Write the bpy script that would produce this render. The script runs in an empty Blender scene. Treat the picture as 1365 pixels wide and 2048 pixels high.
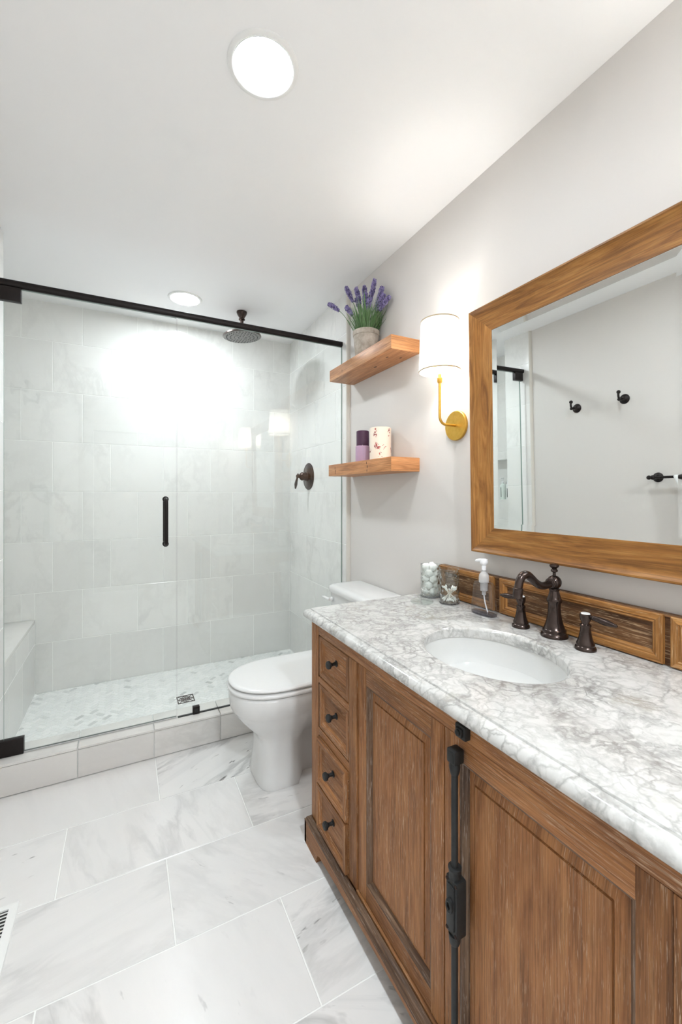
import bpy, bmesh, math, random
from mathutils import Vector, Matrix
random.seed(7)
PI = math.pi
R = math.radians
scene = bpy.context.scene
COL = scene.collection

# ------------------------------------------------------------------ camera, world, exposure
cd = bpy.data.cameras.new('camera')
cam = bpy.data.objects.new('camera', cd)
COL.objects.link(cam)
cam.location = (0, 0, 1.235)
cam.rotation_euler = (R(90), 0, -R(27.218))
cd.sensor_fit = 'AUTO'
cd.sensor_width = 36.0
cd.lens = 837.0 / 2048 * 36
cd.shift_y = -35.0 / 2048
cd.clip_start = 0.02
scene.camera = cam

world = bpy.data.worlds.new('world')
scene.world = world
world.use_nodes = True
world.node_tree.nodes['Background'].inputs[0].default_value = (0.94, 0.97, 1.0, 1)
world.node_tree.nodes['Background'].inputs[1].default_value = 0.9
scene.cycles.max_bounces = 12
scene.cycles.diffuse_bounces = 6
scene.cycles.transparent_max_bounces = 24
vs = scene.view_settings
vs.view_transform = 'Standard'
vs.look = 'None'
vs.gamma = 1
vs.use_curve_mapping = False
vs.exposure = 3.79
LENS_MAIN, LENS_SHOWER, LENS_FILL, BULB = 8.3, 17.5, 47.0, 9.0

CEIL = 2.41

# ------------------------------------------------------------------ materials
def S(r, g, b):
    f = lambda c: (c / 255 / 12.92) if c / 255 <= 0.04045 else ((c / 255 + 0.055) / 1.055) ** 2.4
    return (f(r), f(g), f(b), 1)

class M:
    """small node helper"""
    def __init__(s, name):
        s.m = bpy.data.materials.new(name)
        s.m.use_nodes = True
        s.t = s.m.node_tree
        s.n = s.t.nodes
        s.b = s.n['Principled BSDF']
        s.out = s.n['Material Output']
    def node(s, typ, **kw):
        n = s.n.new(typ)
        for k, v in kw.items():
            setattr(n, k, v)
        return n
    def link(s, a, b):
        s.t.links.new(a, b)
    def put(s, sock, v):
        if hasattr(v, 'is_linked') or isinstance(v, bpy.types.NodeSocket):
            s.link(v, sock)
        else:
            sock.default_value = v
    def math(s, op, a, b=0.0, c=0.0, clamp=False):
        n = s.node('ShaderNodeMath', operation=op)
        n.use_clamp = clamp
        s.put(n.inputs[0], a); s.put(n.inputs[1], b); s.put(n.inputs[2], c)
        return n.outputs[0]
    def mix(s, f, a, b, mode='MIX'):
        n = s.node('ShaderNodeMix', data_type='RGBA', blend_type=mode)
        s.put(n.inputs[0], f); s.put(n.inputs[6], a); s.put(n.inputs[7], b)
        return n.outputs[2]
    def ramp(s, f, pts):
        n = s.node('ShaderNodeValToRGB')
        e = n.color_ramp.elements
        while len(e) < len(pts):
            e.new(0.5)
        for q, (p, c) in zip(e, pts):
            q.position = p
            q.color = c if len(c) == 4 else (*c, 1)
        s.put(n.inputs[0], f)
        return n.outputs[0]
    def noise(s, vec, scale, detail=4, rough=0.5, dist=0.0):
        n = s.node('ShaderNodeTexNoise')
        s.put(n.inputs['Vector'], vec)
        n.inputs['Scale'].default_value = scale
        n.inputs['Detail'].default_value = detail
        n.inputs['Roughness'].default_value = rough
        n.inputs['Distortion'].default_value = dist
        return n.outputs[0], n.outputs[1]
    def obj(s):
        return s.node('ShaderNodeTexCoord').outputs['Object']
    def uvm(s, name):
        return s.node('ShaderNodeUVMap', uv_map=name).outputs[0]
    def sep(s, v):
        n = s.node('ShaderNodeSeparateXYZ'); s.put(n.inputs[0], v)
        return n.outputs
    def comb(s, x, y, z=0.0):
        n = s.node('ShaderNodeCombineXYZ')
        s.put(n.inputs[0], x); s.put(n.inputs[1], y); s.put(n.inputs[2], z)
        return n.outputs[0]
    def vm(s, op, a, b):
        n = s.node('ShaderNodeVectorMath', operation=op)
        s.put(n.inputs[0], a); s.put(n.inputs[1], b)
        return n.outputs[0]
    def bump(s, h, strength=0.3, dist=0.002):
        n = s.node('ShaderNodeBump')
        n.inputs['Strength'].default_value = strength
        n.inputs['Distance'].default_value = dist
        s.put(n.inputs['Height'], h)
        s.link(n.outputs[0], s.b.inputs['Normal'])
    def set(s, color=None, rough=None, metal=None, spec=None, **kw):
        if color is not None: s.put(s.b.inputs['Base Color'], color)
        if rough is not None: s.put(s.b.inputs['Roughness'], rough)
        if metal is not None: s.put(s.b.inputs['Metallic'], metal)
        if spec is not None: s.put(s.b.inputs['Specular IOR Level'], spec)
        for k, v in kw.items():
            s.put(s.b.inputs[k], v)
        return s.m

def plain(name, color, rough=0.5, metal=0.0, spec=0.5, var=0.0, vscale=8.0, **kw):
    m = M(name)
    c = color
    if var:
        f, _ = m.noise(m.obj(), vscale, 4, 0.55)
        c = m.mix(f, tuple(x * (1 - var) for x in color[:3]) + (1,), tuple(min(1, x * (1 + var)) for x in color[:3]) + (1,))
    return m.set(c, rough, metal, spec, **kw)

def paint(name, color):
    m = M(name)
    f, _ = m.noise(m.obj(), 260, 3, 0.6)
    m.bump(f, 0.06, 0.0006)
    return m.set(color, 0.55, 0, 0.3)

def wood(name, dark, mid, light, streak, streak_amt, rough=0.5, fine=70.0, figure=1.0, bump=0.25, pore=0.55, fleck=0.0):
    """grain runs along u of the 'grain' map; 'tint' carries one random number per board"""
    m = M(name)
    uv = m.sep(m.uvm('grain'))
    rn = m.sep(m.uvm('tint'))
    off = m.math('MULTIPLY', rn[0], 37.0)
    v1 = m.comb(m.math('MULTIPLY', uv[0], 2.2), m.math('MULTIPLY', uv[1], 16.0), off)
    big, _ = m.noise(v1, 1.6, 5, 0.55, 1.2 * figure)
    v2 = m.comb(m.math('MULTIPLY', uv[0], 7.0), m.math('MULTIPLY', uv[1], 380.0), off)
    fineg, _ = m.noise(v2, 1.0, 5, 0.7)
    v3 = m.comb(m.math('MULTIPLY', uv[0], 5.0), m.math('MULTIPLY', uv[1], fine * 4), m.math('ADD', off, 9.0))
    st, _ = m.noise(v3, 1.0, 6, 0.7, 0.4)
    v4 = m.comb(m.math('MULTIPLY', uv[0], 2.0), m.math('MULTIPLY', uv[1], 9.0), m.math('ADD', off, 19.0))
    patch, _ = m.noise(v4, 1.5, 3, 0.5)
    c = m.ramp(big, [(0.28, dark), (0.5, mid), (0.72, light)])
    fg = m.ramp(fineg, [(0.36, (pore, pore, pore)), (0.58, (1.08, 1.08, 1.08))])
    c = m.mix(0.8, c, fg, 'MULTIPLY')
    tint = m.math('MULTIPLY_ADD', rn[1], 0.35, 0.82)
    c = m.mix(1.0, c, m.comb(tint, tint, tint), 'MULTIPLY')
    sm = m.math('MULTIPLY', m.math('SMOOTH_MIN', m.math('MULTIPLY', m.math('SUBTRACT', st, 0.56), 9.0, clamp=True), 1.0, 0.1), m.math('MULTIPLY_ADD', patch, 2.4, -0.75, clamp=True))
    c = m.mix(m.math('MULTIPLY', sm, streak_amt, clamp=True), c, streak)
    if fleck:
        v5 = m.comb(m.math('MULTIPLY', uv[0], 30.0), m.math('MULTIPLY', uv[1], 460.0), m.math('ADD', off, 3.0))
        fl, _ = m.noise(v5, 1.0, 3, 0.6)
        ff = m.math('MULTIPLY', m.math('MULTIPLY_ADD', fl, 9.0, -5.2, clamp=True), m.math('MULTIPLY_ADD', patch, 2.6, -0.7, clamp=True))
        c = m.mix(m.math('MULTIPLY', ff, fleck), c, streak)
    if bump:
        m.bump(fineg, bump, 0.0008)
    return m.set(c, rough, 0, 0.35)

def stone(name, base, vein, vein2, scale, amt, rough=0.25, speck=0.0, use_uv=True, stretch=1.0, streak=0.0, tintamt=0.06):
    m = M(name)
    if use_uv:
        uv = m.sep(m.uvm('grain')); rn = m.sep(m.uvm('tint'))
        P = m.comb(m.math('MULTIPLY', uv[0], 1.0 / stretch), uv[1], m.math('MULTIPLY', rn[0], 23.0))
        rv = rn
    else:
        P = m.obj(); rv = None
    _, warp = m.noise(P, 3.0 * scale, 4, 0.6)
    Pw = m.vm('ADD', P, m.vm('MULTIPLY', m.vm('SUBTRACT', warp, (0.5, 0.5, 0.5)), (0.22 / scale,) * 3))
    n1, _ = m.noise(Pw, 4.0 * scale, 6, 0.6)
    v1 = m.math('SUBTRACT', 1.0, m.math('MULTIPLY', m.math('ABSOLUTE', m.math('SUBTRACT', n1, 0.5)), 16.0), clamp=True)
    n2, _ = m.noise(P, 2.2 * scale, 3, 0.5)
    patch = m.math('MULTIPLY_ADD', n2, 3.4, -1.25, clamp=True)
    n3, _ = m.noise(Pw, 9.0 * scale, 5, 0.65)
    cloud = m.math('MULTIPLY_ADD', n3, 2.2, -0.8, clamp=True)
    c = m.mix(m.math('MULTIPLY', cloud, amt * 0.35), base, vein2)
    f = m.math('MULTIPLY', m.math('MULTIPLY', v1, patch), amt)
    if rv is not None:
        f = m.math('MULTIPLY', f, m.math('MULTIPLY_ADD', rv[1], 1.2, 0.3), clamp=True)
    c = m.mix(f, c, vein)
    if streak:
        ps = m.comb(m.math('MULTIPLY', m.sep(P)[0], 1.2), m.math('MULTIPLY', m.sep(P)[1], 11.0), m.sep(P)[2])
        ns, _ = m.noise(ps, 1.6, 5, 0.6, 0.5)
        sf = m.math('MULTIPLY', m.math('MULTIPLY_ADD', ns, 4.0, -2.1, clamp=True), streak)
        c = m.mix(m.math('MULTIPLY', sf, patch), c, vein2)
    if speck:
        np_, _ = m.noise(P, 34, 3, 0.6)
        npp, _ = m.noise(P, 5.0, 2, 0.5)
        sp = m.math('MULTIPLY', m.math('MULTIPLY_ADD', np_, 16.0, -10.1, clamp=True), m.math('MULTIPLY_ADD', npp, 5.0, -2.2, clamp=True))
        if rv is not None:
            sp = m.math('MULTIPLY', sp, m.math('GREATER_THAN', rv[1], 0.45))
        c = m.mix(m.math('MULTIPLY', sp, speck, clamp=True), c, S(95, 92, 90))
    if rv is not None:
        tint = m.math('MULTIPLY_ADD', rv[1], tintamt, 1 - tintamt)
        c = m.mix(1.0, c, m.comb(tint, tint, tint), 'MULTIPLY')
    return m.set(c, rough, 0, 0.5)

def carrara():
    m = M('carrara_marble')
    P = m.obj()
    _, warp = m.noise(P, 9.0, 5, 0.6)
    Pw = m.vm('ADD', P, m.vm('MULTIPLY', m.vm('SUBTRACT', warp, (0.5, 0.5, 0.5)), (0.10,) * 3))
    def ridge(vec, scale, sharp, loc, detail=5):
        n_, _ = m.noise(m.vm('ADD', vec, loc), scale, detail, 0.62)
        return m.math('SUBTRACT', 1.0, m.math('MULTIPLY', m.math('ABSOLUTE', m.math('SUBTRACT', n_, 0.5)), sharp), clamp=True)
    def cells(vec, scale, width, loc):
        vo = m.node('ShaderNodeTexVoronoi', feature='DISTANCE_TO_EDGE')
        m.put(vo.inputs['Vector'], m.vm('ADD', vec, loc))
        vo.inputs['Scale'].default_value = scale
        return m.math('SUBTRACT', 1.0, m.math('DIVIDE', vo.outputs[0], width), clamp=True)
    def patch(scale, loc, k, o):
        n_, _ = m.noise(m.vm('ADD', P, loc), scale, 4, 0.6)
        return m.math('MULTIPLY_ADD', n_, k, o, clamp=True)
    n4, _ = m.noise(Pw, 20, 7, 0.7)
    cloud = m.math('MULTIPLY_ADD', n4, 3.2, -1.25, clamp=True)
    va = ridge(Pw, 10, 17.0, (0, 0, 0))
    vb = ridge(Pw, 20, 13.0, (5, 2, 1))
    vc = cells(Pw, 17, 0.075, (2, 7, 1))
    vd = cells(Pw, 36, 0.12, (1, 3, 5))
    c = m.mix(m.math('MULTIPLY', cloud, 0.30), S(208, 207, 204), S(178, 177, 174))
    for v_, p_, am, col in ((va, patch(6, (0, 0, 0), 3.6, -1.4), 0.62, S(112, 110, 106)), (vb, patch(8, (4, 1, 0), 3.6, -1.4), 0.55, S(134, 131, 127)),
                            (vc, patch(7, (2, 2, 9), 3.6, -1.4), 0.66, S(112, 109, 105)), (vd, patch(10, (7, 2, 4), 3.6, -1.4), 0.6, S(126, 123, 119))):
        c = m.mix(m.math('MULTIPLY', m.math('MULTIPLY', v_, p_), am), c, col)
    n5, _ = m.noise(m.vm('ADD', P, (9, 0, 3)), 4.5, 3, 0.5)
    gold = m.math('MULTIPLY_ADD', n5, 7.0, -4.0, clamp=True)
    c = m.mix(m.math('MULTIPLY', m.math('MULTIPLY', gold, va), 0.5), c, S(150, 138, 105))
    return m.set(c, 0.12, 0, 0.5)

def glass(name, tint=(1, 1, 1, 1), rough=0.0, body=None, amount=1.0, pattern=0.0):
    """clear pane: what is behind it shows through, with a reflection that grows with the angle"""
    m = M(name)
    m.n.remove(m.b)
    tr = m.node('ShaderNodeBsdfTransparent'); tr.inputs[0].default_value = tint
    gl = m.node('ShaderNodeBsdfGlossy'); gl.inputs['Roughness'].default_value = rough
    lw = m.node('ShaderNodeLayerWeight'); lw.inputs[0].default_value = 0.5
    f = m.math('MULTIPLY_ADD', m.math('POWER', lw.outputs['Facing'], 5.0), 0.94, 0.042)
    f = m.math('MULTIPLY', f, amount, clamp=True)
    base = tr.outputs[0]
    if body is not None:
        df = m.node('ShaderNodeBsdfDiffuse'); df.inputs[0].default_value = body[0]
        mx = m.node('ShaderNodeMixShader'); mx.inputs[0].default_value = body[1]
        m.link(base, mx.inputs[1]); m.link(df.outputs[0], mx.inputs[2]); base = mx.outputs[0]
    if pattern:
        vo = m.node('ShaderNodeTexVoronoi', feature='SMOOTH_F1'); vo.inputs['Scale'].default_value = pattern
        m.put(vo.inputs['Vector'], m.obj())
        bn = m.node('ShaderNodeBump'); bn.inputs['Strength'].default_value = 1.0; bn.inputs['Distance'].default_value = 0.01
        m.link(vo.outputs[0], bn.inputs['Height'])
        m.link(bn.outputs[0], gl.inputs['Normal']); m.link(bn.outputs[0], lw.inputs['Normal'])
    mx = m.node('ShaderNodeMixShader')
    m.link(f, mx.inputs[0]); m.link(base, mx.inputs[1]); m.link(gl.outputs[0], mx.inputs[2])
    m.link(mx.outputs[0], m.out.inputs[0])
    return m.m

def emit(name, color, strength):
    m = M(name)
    m.set((0.8, 0.8, 0.8, 1), 0.5)
    m.b.inputs['Emission Color'].default_value = color
    m.b.inputs['Emission Strength'].default_value = strength
    return m.m

MT = {}
MT['wall'] = paint('wall_paint', S(216, 212, 208))
MT['ceil'] = paint('ceiling_paint', S(245, 245, 245))
MT['grout'] = plain('white_grout', S(242, 242, 239), 0.8, var=0.02)
MT['floor'] = stone('floor_marble', S(232, 230, 228), S(158, 158, 157), S(202, 202, 201), 1.2, 0.55, 0.18, 0.9, True, 3.2, 0.7, 0.03)
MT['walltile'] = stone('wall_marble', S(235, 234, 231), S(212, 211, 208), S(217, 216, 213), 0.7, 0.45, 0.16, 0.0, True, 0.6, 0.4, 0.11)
MT['curbtile'] = stone('curb_marble', S(226, 223, 219), S(190, 187, 183), S(205, 203, 200), 0.7, 0.6, 0.22, 0.0, True, 1.6, 0.4, 0.05)
m = M('mosaic_marble')
rn = m.sep(m.uvm('tint'))
c = m.ramp(rn[0], [(0.0, S(240, 240, 238)), (0.66, S(230, 231, 229)), (0.88, S(218, 219, 217)), (1.0, S(190, 191, 190))])
MT['mosaic'] = m.set(c, 0.2, 0, 0.5)
MT['trimtile'] = plain('honed_trim', S(216, 211, 202), 0.35, var=0.03)
MT['carrara'] = carrara()
MT['oak'] = wood('limed_oak', S(122, 77, 42), S(154, 103, 61), S(172, 121, 75), S(206, 178, 150), 0.6, 0.55, pore=0.42, fleck=0.8)
MT['oak_dark'] = wood('limed_oak_moulding', S(72, 52, 40), S(104, 78, 58), S(126, 99, 76), S(196, 182, 170), 0.8, 0.55, pore=0.5, fleck=0.6)
MT['oak_gold'] = wood('golden_oak', S(112, 70, 32), S(160, 108, 54), S(186, 134, 76), S(226, 196, 154), 0.8, 0.5, pore=0.5, fleck=0.7)
MT['oak_splash'] = wood('weathered_oak', S(70, 44, 27), S(104, 70, 42), S(130, 92, 58), S(214, 182, 142), 1.0, 0.55, 34.0, pore=0.4, fleck=0.9)
MT['frame'] = wood('mirror_wood', S(112, 70, 30), S(152, 102, 49), S(176, 126, 68), S(200, 150, 96), 0.12, 0.38, 40, 1.6, 0.1)
MT['pine'] = wood('shelf_pine', S(160, 104, 60), S(192, 134, 88), S(208, 152, 104), S(120, 74, 42), 0.2, 0.42, 20, 1.6, 0.1)
MT['gap'] = plain('dark_gap', S(38, 22, 14), 0.9)
MT['knot'] = plain('wood_knot', S(84, 50, 30), 0.6, var=0.2, vscale=200)
MT['bronze'] = plain('oil_rubbed_bronze', S(74, 63, 59), 0.22, 0.85, 0.5, var=0.25, vscale=30)
MT['black'] = plain('blackened_bronze', S(34, 28, 27), 0.42, 0.55, 0.5, var=0.2, vscale=40)
MT['iron'] = plain('black_iron', S(46, 47, 47), 0.52, 0.5, 0.5, var=0.3, vscale=60)
m = M('brushed_brass')
f, _ = m.noise(m.obj(), 60, 5, 0.6)
MT['brass'] = m.set(m.mix(f, S(196, 148, 52), S(232, 190, 96)), 0.38, 0.9)
MT['porcelain'] = plain('white_porcelain', S(226, 226, 225), 0.08, 0, 0.5)
MT['basin'] = plain('basin_porcelain', S(216, 216, 214), 0.08, 0, 0.5)
MT['seat'] = plain('white_seat_plastic', S(230, 230, 229), 0.16, 0, 0.5)
MT['whitemetal'] = plain('white_enamel', S(238, 238, 236), 0.4, 0, 0.4)
MT['slot'] = plain('vent_shadow_gap', S(70, 70, 68), 0.8)
MT['glass'] = glass('shower_glass', (0.982, 0.992, 0.985, 1))
MT['glassedge'] = plain('green_glass_edge', S(120, 140, 130), 0.15, 0, 0.6)
MT['jar'] = glass('clear_glass', (0.96, 0.975, 0.965, 1), 0.02, None, 1.2)
MT['jarpat'] = glass('dimpled_glass', (0.95, 0.965, 0.955, 1), 0.03, None, 1.6, 75.0)
MT['soapglass'] = glass('soap_bottle_plastic', (0.86, 0.86, 0.87, 1), 0.03, None, 1.2)
MT['soapbase'] = glass('thick_bottle_base', (0.66, 0.66, 0.70, 1), 0.03, None, 1.2)
MT['clearplastic'] = glass('frosted_plastic', (0.9, 0.9, 0.9, 1), 0.2, (S(235, 235, 235), 0.45), 1.2)
m = M('silvered_mirror')
MT['mirror'] = m.set((0.90, 0.925, 0.915, 1), 0.0, 1.0)
MT['lens_main'] = emit('lit_lens_main', (0.86, 0.94, 1.0, 1), LENS_MAIN)
MT['lens_shower'] = emit('lit_lens_shower', (0.875, 0.945, 1.0, 1), LENS_SHOWER)
MT['lens_fill'] = emit('added_fill_lens', (0.86, 0.94, 1.0, 1), LENS_FILL)  # glow of the downlight added behind the camera as fill
MT['bulb'] = emit('lit_bulb', (1, 0.965, 0.92, 1), BULB)
m = M('linen_shade')
m.n.remove(m.b)
tl = m.node('ShaderNodeBsdfTranslucent'); tl.inputs[0].default_value = (0.62, 0.60, 0.56, 1)
df = m.node('ShaderNodeBsdfDiffuse'); df.inputs[0].default_value = (0.88, 0.86, 0.82, 1)
mx = m.node('ShaderNodeMixShader'); mx.inputs[0].default_value = 0.5
m.link(df.outputs[0], mx.inputs[1]); m.link(tl.outputs[0], mx.inputs[2]); m.link(mx.outputs[0], m.out.inputs[0])
MT['shade'] = m.m
MT['shaderim'] = plain('linen_trim', S(176, 158, 130), 0.8, var=0.05, vscale=200)
m = M('aged_pot')
f, _ = m.noise(m.obj(), 22, 6, 0.7)
f2, _ = m.noise(m.obj(), 70, 4, 0.6)
m.bump(f2, 0.3, 0.002)
MT['pot'] = m.set(m.ramp(f, [(0.3, S(150, 138, 124)), (0.55, S(186, 176, 164)), (0.75, S(206, 199, 190))]), 0.85, 0, 0.2)
MT['leaf'] = plain('lavender_leaf', S(92, 128, 78), 0.6, var=0.4, vscale=60)
MT['leaf2'] = plain('pale_lavender_leaf', S(128, 152, 110), 0.6, var=0.3, vscale=60)
MT['bloom'] = plain('lavender_bloom', S(136, 124, 172), 0.7, var=0.3, vscale=300)
MT['bloom2'] = plain('pale_bloom', S(152, 142, 182), 0.7, var=0.3, vscale=300)
MT['bloom3'] = plain('deep_bloom', S(96, 86, 130), 0.7, var=0.3, vscale=300)
MT['soil'] = plain('dark_soil', S(70, 62, 48), 0.9)
MT['wax_lilac'] = plain('lilac_wax', S(190, 160, 186), 0.55, var=0.06, **{'Subsurface Weight': 0.1})
MT['wax_plum'] = plain('plum_wax', S(74, 38, 66), 0.5, var=0.12, vscale=120)
MT['wax_cream'] = plain('cream_wax', S(244, 230, 214), 0.5, var=0.04)
MT['petal'] = plain('dried_petal', S(186, 104, 96), 0.7, var=0.3, vscale=150)
MT['petal2'] = plain('dried_leaf_petal', S(140, 70, 70), 0.7, var=0.3, vscale=150)
MT['cotton'] = plain('cotton', S(246, 246, 244), 0.95, 0, 0.1)
MT['swabstick'] = plain('swab_stick', S(238, 232, 222), 0.8)
MT['pumpwhite'] = plain('white_pump_plastic', S(240, 240, 242), 0.3, 0, 0.5)
MT['towel'] = plain('white_towel', S(240, 240, 238), 0.95, 0, 0.1, var=0.05, vscale=200)
MT['bottle'] = plain('pale_bottle', S(226, 236, 230), 0.35)
MT['bottle2'] = plain('white_bottle', S(240, 240, 238), 0.35)
MT['ink'] = plain('label_ink', S(60, 70, 66), 0.6)
MT['doorpaint'] = paint('door_paint', S(232, 231, 228))
m = M('shower_face')
vo = m.node('ShaderNodeTexVoronoi'); vo.inputs['Scale'].default_value = 110
m.put(vo.inputs['Vector'], m.obj())
MT['sprayface'] = m.set(m.mix(m.math('MULTIPLY_ADD', vo.outputs[0], 4.0, -0.8, clamp=True), S(48, 46, 45), S(112, 111, 109)), 0.4, 0.6)

# ------------------------------------------------------------------ mesh helpers
class B:
    def __init__(s, grain=2):
        s.bm = bmesh.new()
        s.uv = s.bm.loops.layers.uv.new('grain')
        s.rn = s.bm.loops.layers.uv.new('tint')
        s.g = grain
        s.mats = []
    def mi(s, mat):
        if mat not in s.mats:
            s.mats.append(mat)
        return s.mats.index(mat)
    def finish(s, faces, mat=None, g=None, rnd=None, smooth=True, uvf=None):
        g = s.g if g is None else g
        rnd = (random.random(), random.random()) if rnd is None else rnd
        k = s.mi(mat) if mat else 0
        for f in faces:
            f.material_index = k
            f.smooth = smooth
            f.normal_update()
            n = f.normal
            axes = [a for a in (0, 1, 2) if a != g]
            if abs(n[g]) > 0.8:
                ua, va = axes
            else:
                ua = g
                va = axes[0] if abs(n[axes[0]]) < abs(n[axes[1]]) else axes[1]
            for l in f.loops:
                co = l.vert.co
                if uvf:
                    l[s.uv].uv = uvf(co)
                else:
                    l[s.uv].uv = (co[ua] + rnd[0] * 3.1, co[va] + rnd[1] * 2.3)
                l[s.rn].uv = rnd
    def box(s, x0, x1, y0, y1, z0, z1, mat=None, g=None, bevel=0.0, seg=2, mtx=None, rnd=None, uvf=None, smooth=None):
        t = bmesh.new()
        bmesh.ops.create_cube(t, size=1)
        for v in t.verts:
            v.co = Vector(((x0 + x1) / 2 + v.co.x * (x1 - x0), (y0 + y1) / 2 + v.co.y * (y1 - y0), (z0 + z1) / 2 + v.co.z * (z1 - z0)))
        if bevel:
            bmesh.ops.bevel(t, geom=list(t.edges), offset=bevel, segments=seg, profile=0.6, affect='EDGES')
        s.merge(t, mat, g, mtx, rnd, bool(bevel) if smooth is None else smooth, uvf)
    def merge(s, t, mat=None, g=None, mtx=None, rnd=None, smooth=True, uvf=None):
        vm = {}
        for v in t.verts:
            vm[v] = s.bm.verts.new(mtx @ v.co if mtx else v.co)
        fs = []
        for f in t.faces:
            try:
                fs.append(s.bm.faces.new([vm[v] for v in f.verts]))
            except ValueError:
                pass
        s.finish(fs, mat, g, rnd, smooth, uvf)
        t.free()
    def loops(s, loops, mat=None, closed=True, cap0=False, cap1=False, g=None, mtx=None, rnd=None, smooth=True, flip=False):
        vs_ = [[s.bm.verts.new((mtx @ Vector(p)) if mtx else Vector(p)) for p in L] for L in loops]
        fs = []
        for a, b in zip(vs_, vs_[1:]):
            n = len(a)
            for i in range(n if closed else n - 1):
                j = (i + 1) % n
                q = [a[i], a[j], b[j], b[i]]
                if flip: q.reverse()
                try: fs.append(s.bm.faces.new(q))
                except ValueError: pass
        for do, L, rev in ((cap0, vs_[0], True), (cap1, vs_[-1], False)):
            if do:
                q = list(L)
                if rev != flip: q.reverse()
                fs.append(s.bm.faces.new(q))
        s.finish(fs, mat, g, rnd, smooth)
    def lathe(s, prof, c=(0, 0, 0), seg=32, mat=None, mtx=None, sx=1.0, sy=1.0, cap0=True, cap1=True, rnd=None, a0=0.0):
        T = Matrix.Translation(c) @ (mtx or Matrix())
        L = []
        for r, z in prof:
            r = max(r, 1e-5)
            L.append([(r * sx * math.cos(a0 + 2 * PI * k / seg), r * sy * math.sin(a0 + 2 * PI * k / seg), z) for k in range(seg)])
        s.loops(L, mat, True, cap0, cap1, mtx=T, rnd=rnd)
    def tube(s, pts, rad, seg=12, mat=None, cap=True, mtx=None):
        pts = [Vector(p) for p in pts]
        n = len(pts)
        rad = rad if hasattr(rad, '__len__') else [rad] * n
        up = None
        L = []
        for i, p in enumerate(pts):
            d = (pts[min(i + 1, n - 1)] - pts[max(i - 1, 0)]).normalized()
            if up is None:
                up = Vector((0, 0, 1)) if abs(d.z) < 0.9 else Vector((1, 0, 0))
            a = (up - d * up.dot(d)).normalized()
            b = d.cross(a)
            up = a
            L.append([p + (a * math.cos(2 * PI * k / seg) + b * math.sin(2 * PI * k / seg)) * rad[i] for k in range(seg)])
        s.loops(L, mat, True, cap, cap, mtx=mtx)
    def prism(s, poly, axis, a0, a1, mat=None, g=None, rnd=None, smooth=False):
        """poly: 2D outline in the two other axes, extruded along axis"""
        def P(u, v, w):
            q = [0, 0, 0]
            o = [k for k in (0, 1, 2) if k != axis]
            q[o[0]], q[o[1]], q[axis] = u, v, w
            return q
        s.loops([[P(u, v, a0) for u, v in poly], [P(u, v, a1) for u, v in poly]], mat, True, True, True, g, rnd=rnd, smooth=smooth)
    def ball(s, c, r, seg=16, rings=10, mat=None, sx=1, sy=1, sz=1, mtx=None):
        prof = [(r * math.sin(PI * k / rings), -r * math.cos(PI * k / rings) * sz) for k in range(rings + 1)]
        s.lathe(prof, c, seg, mat, mtx, sx, sy, False, False)
    def obj(s, name, mat=None, parent=None, angle=38, **props):
        bmesh.ops.remove_doubles(s.bm, verts=s.bm.verts, dist=1e-6)
        bmesh.ops.recalc_face_normals(s.bm, faces=s.bm.faces)
        me = bpy.data.meshes.new(name)
        s.bm.to_mesh(me)
        s.bm.free()
        ms = s.mats if s.mats else [mat]
        for q in ms:
            me.materials.append(MT[q])
        me.set_sharp_from_angle(angle=R(angle))
        o = bpy.data.objects.new(name, me)
        COL.objects.link(o)
        if parent is not None:
            o.parent = parent
        for k, v in props.items():
            o[k] = v
        return o

def thing(name, label, cat, loc=(0, 0, 0), rot=(0, 0, 0), group=None):
    o = bpy.data.objects.new(name, None)
    o.empty_display_size = 0.05
    COL.objects.link(o)
    o.location = loc
    o.rotation_euler = rot
    o['label'] = label
    o['category'] = cat
    if group: o['group'] = group
    return o

def tag(o, label, cat, group=None):
    o['label'] = label; o['category'] = cat
    if group: o['group'] = group
    return o

def struct(b, name, mat=None, angle=38):
    return b.obj(name, mat, kind='structure', angle=angle)

def dup(root, loc, label, group=None, rot=None):
    r = root.copy(); COL.objects.link(r); r.location = loc
    if rot: r.rotation_euler = rot
    r['label'] = label
    if group: r['group'] = group
    for ch in list(root.children):
        c_ = ch.copy(); COL.objects.link(c_); c_.parent = r
        for gch in ch.children:
            d_ = gch.copy(); COL.objects.link(d_); d_.parent = c_
    return r

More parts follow.
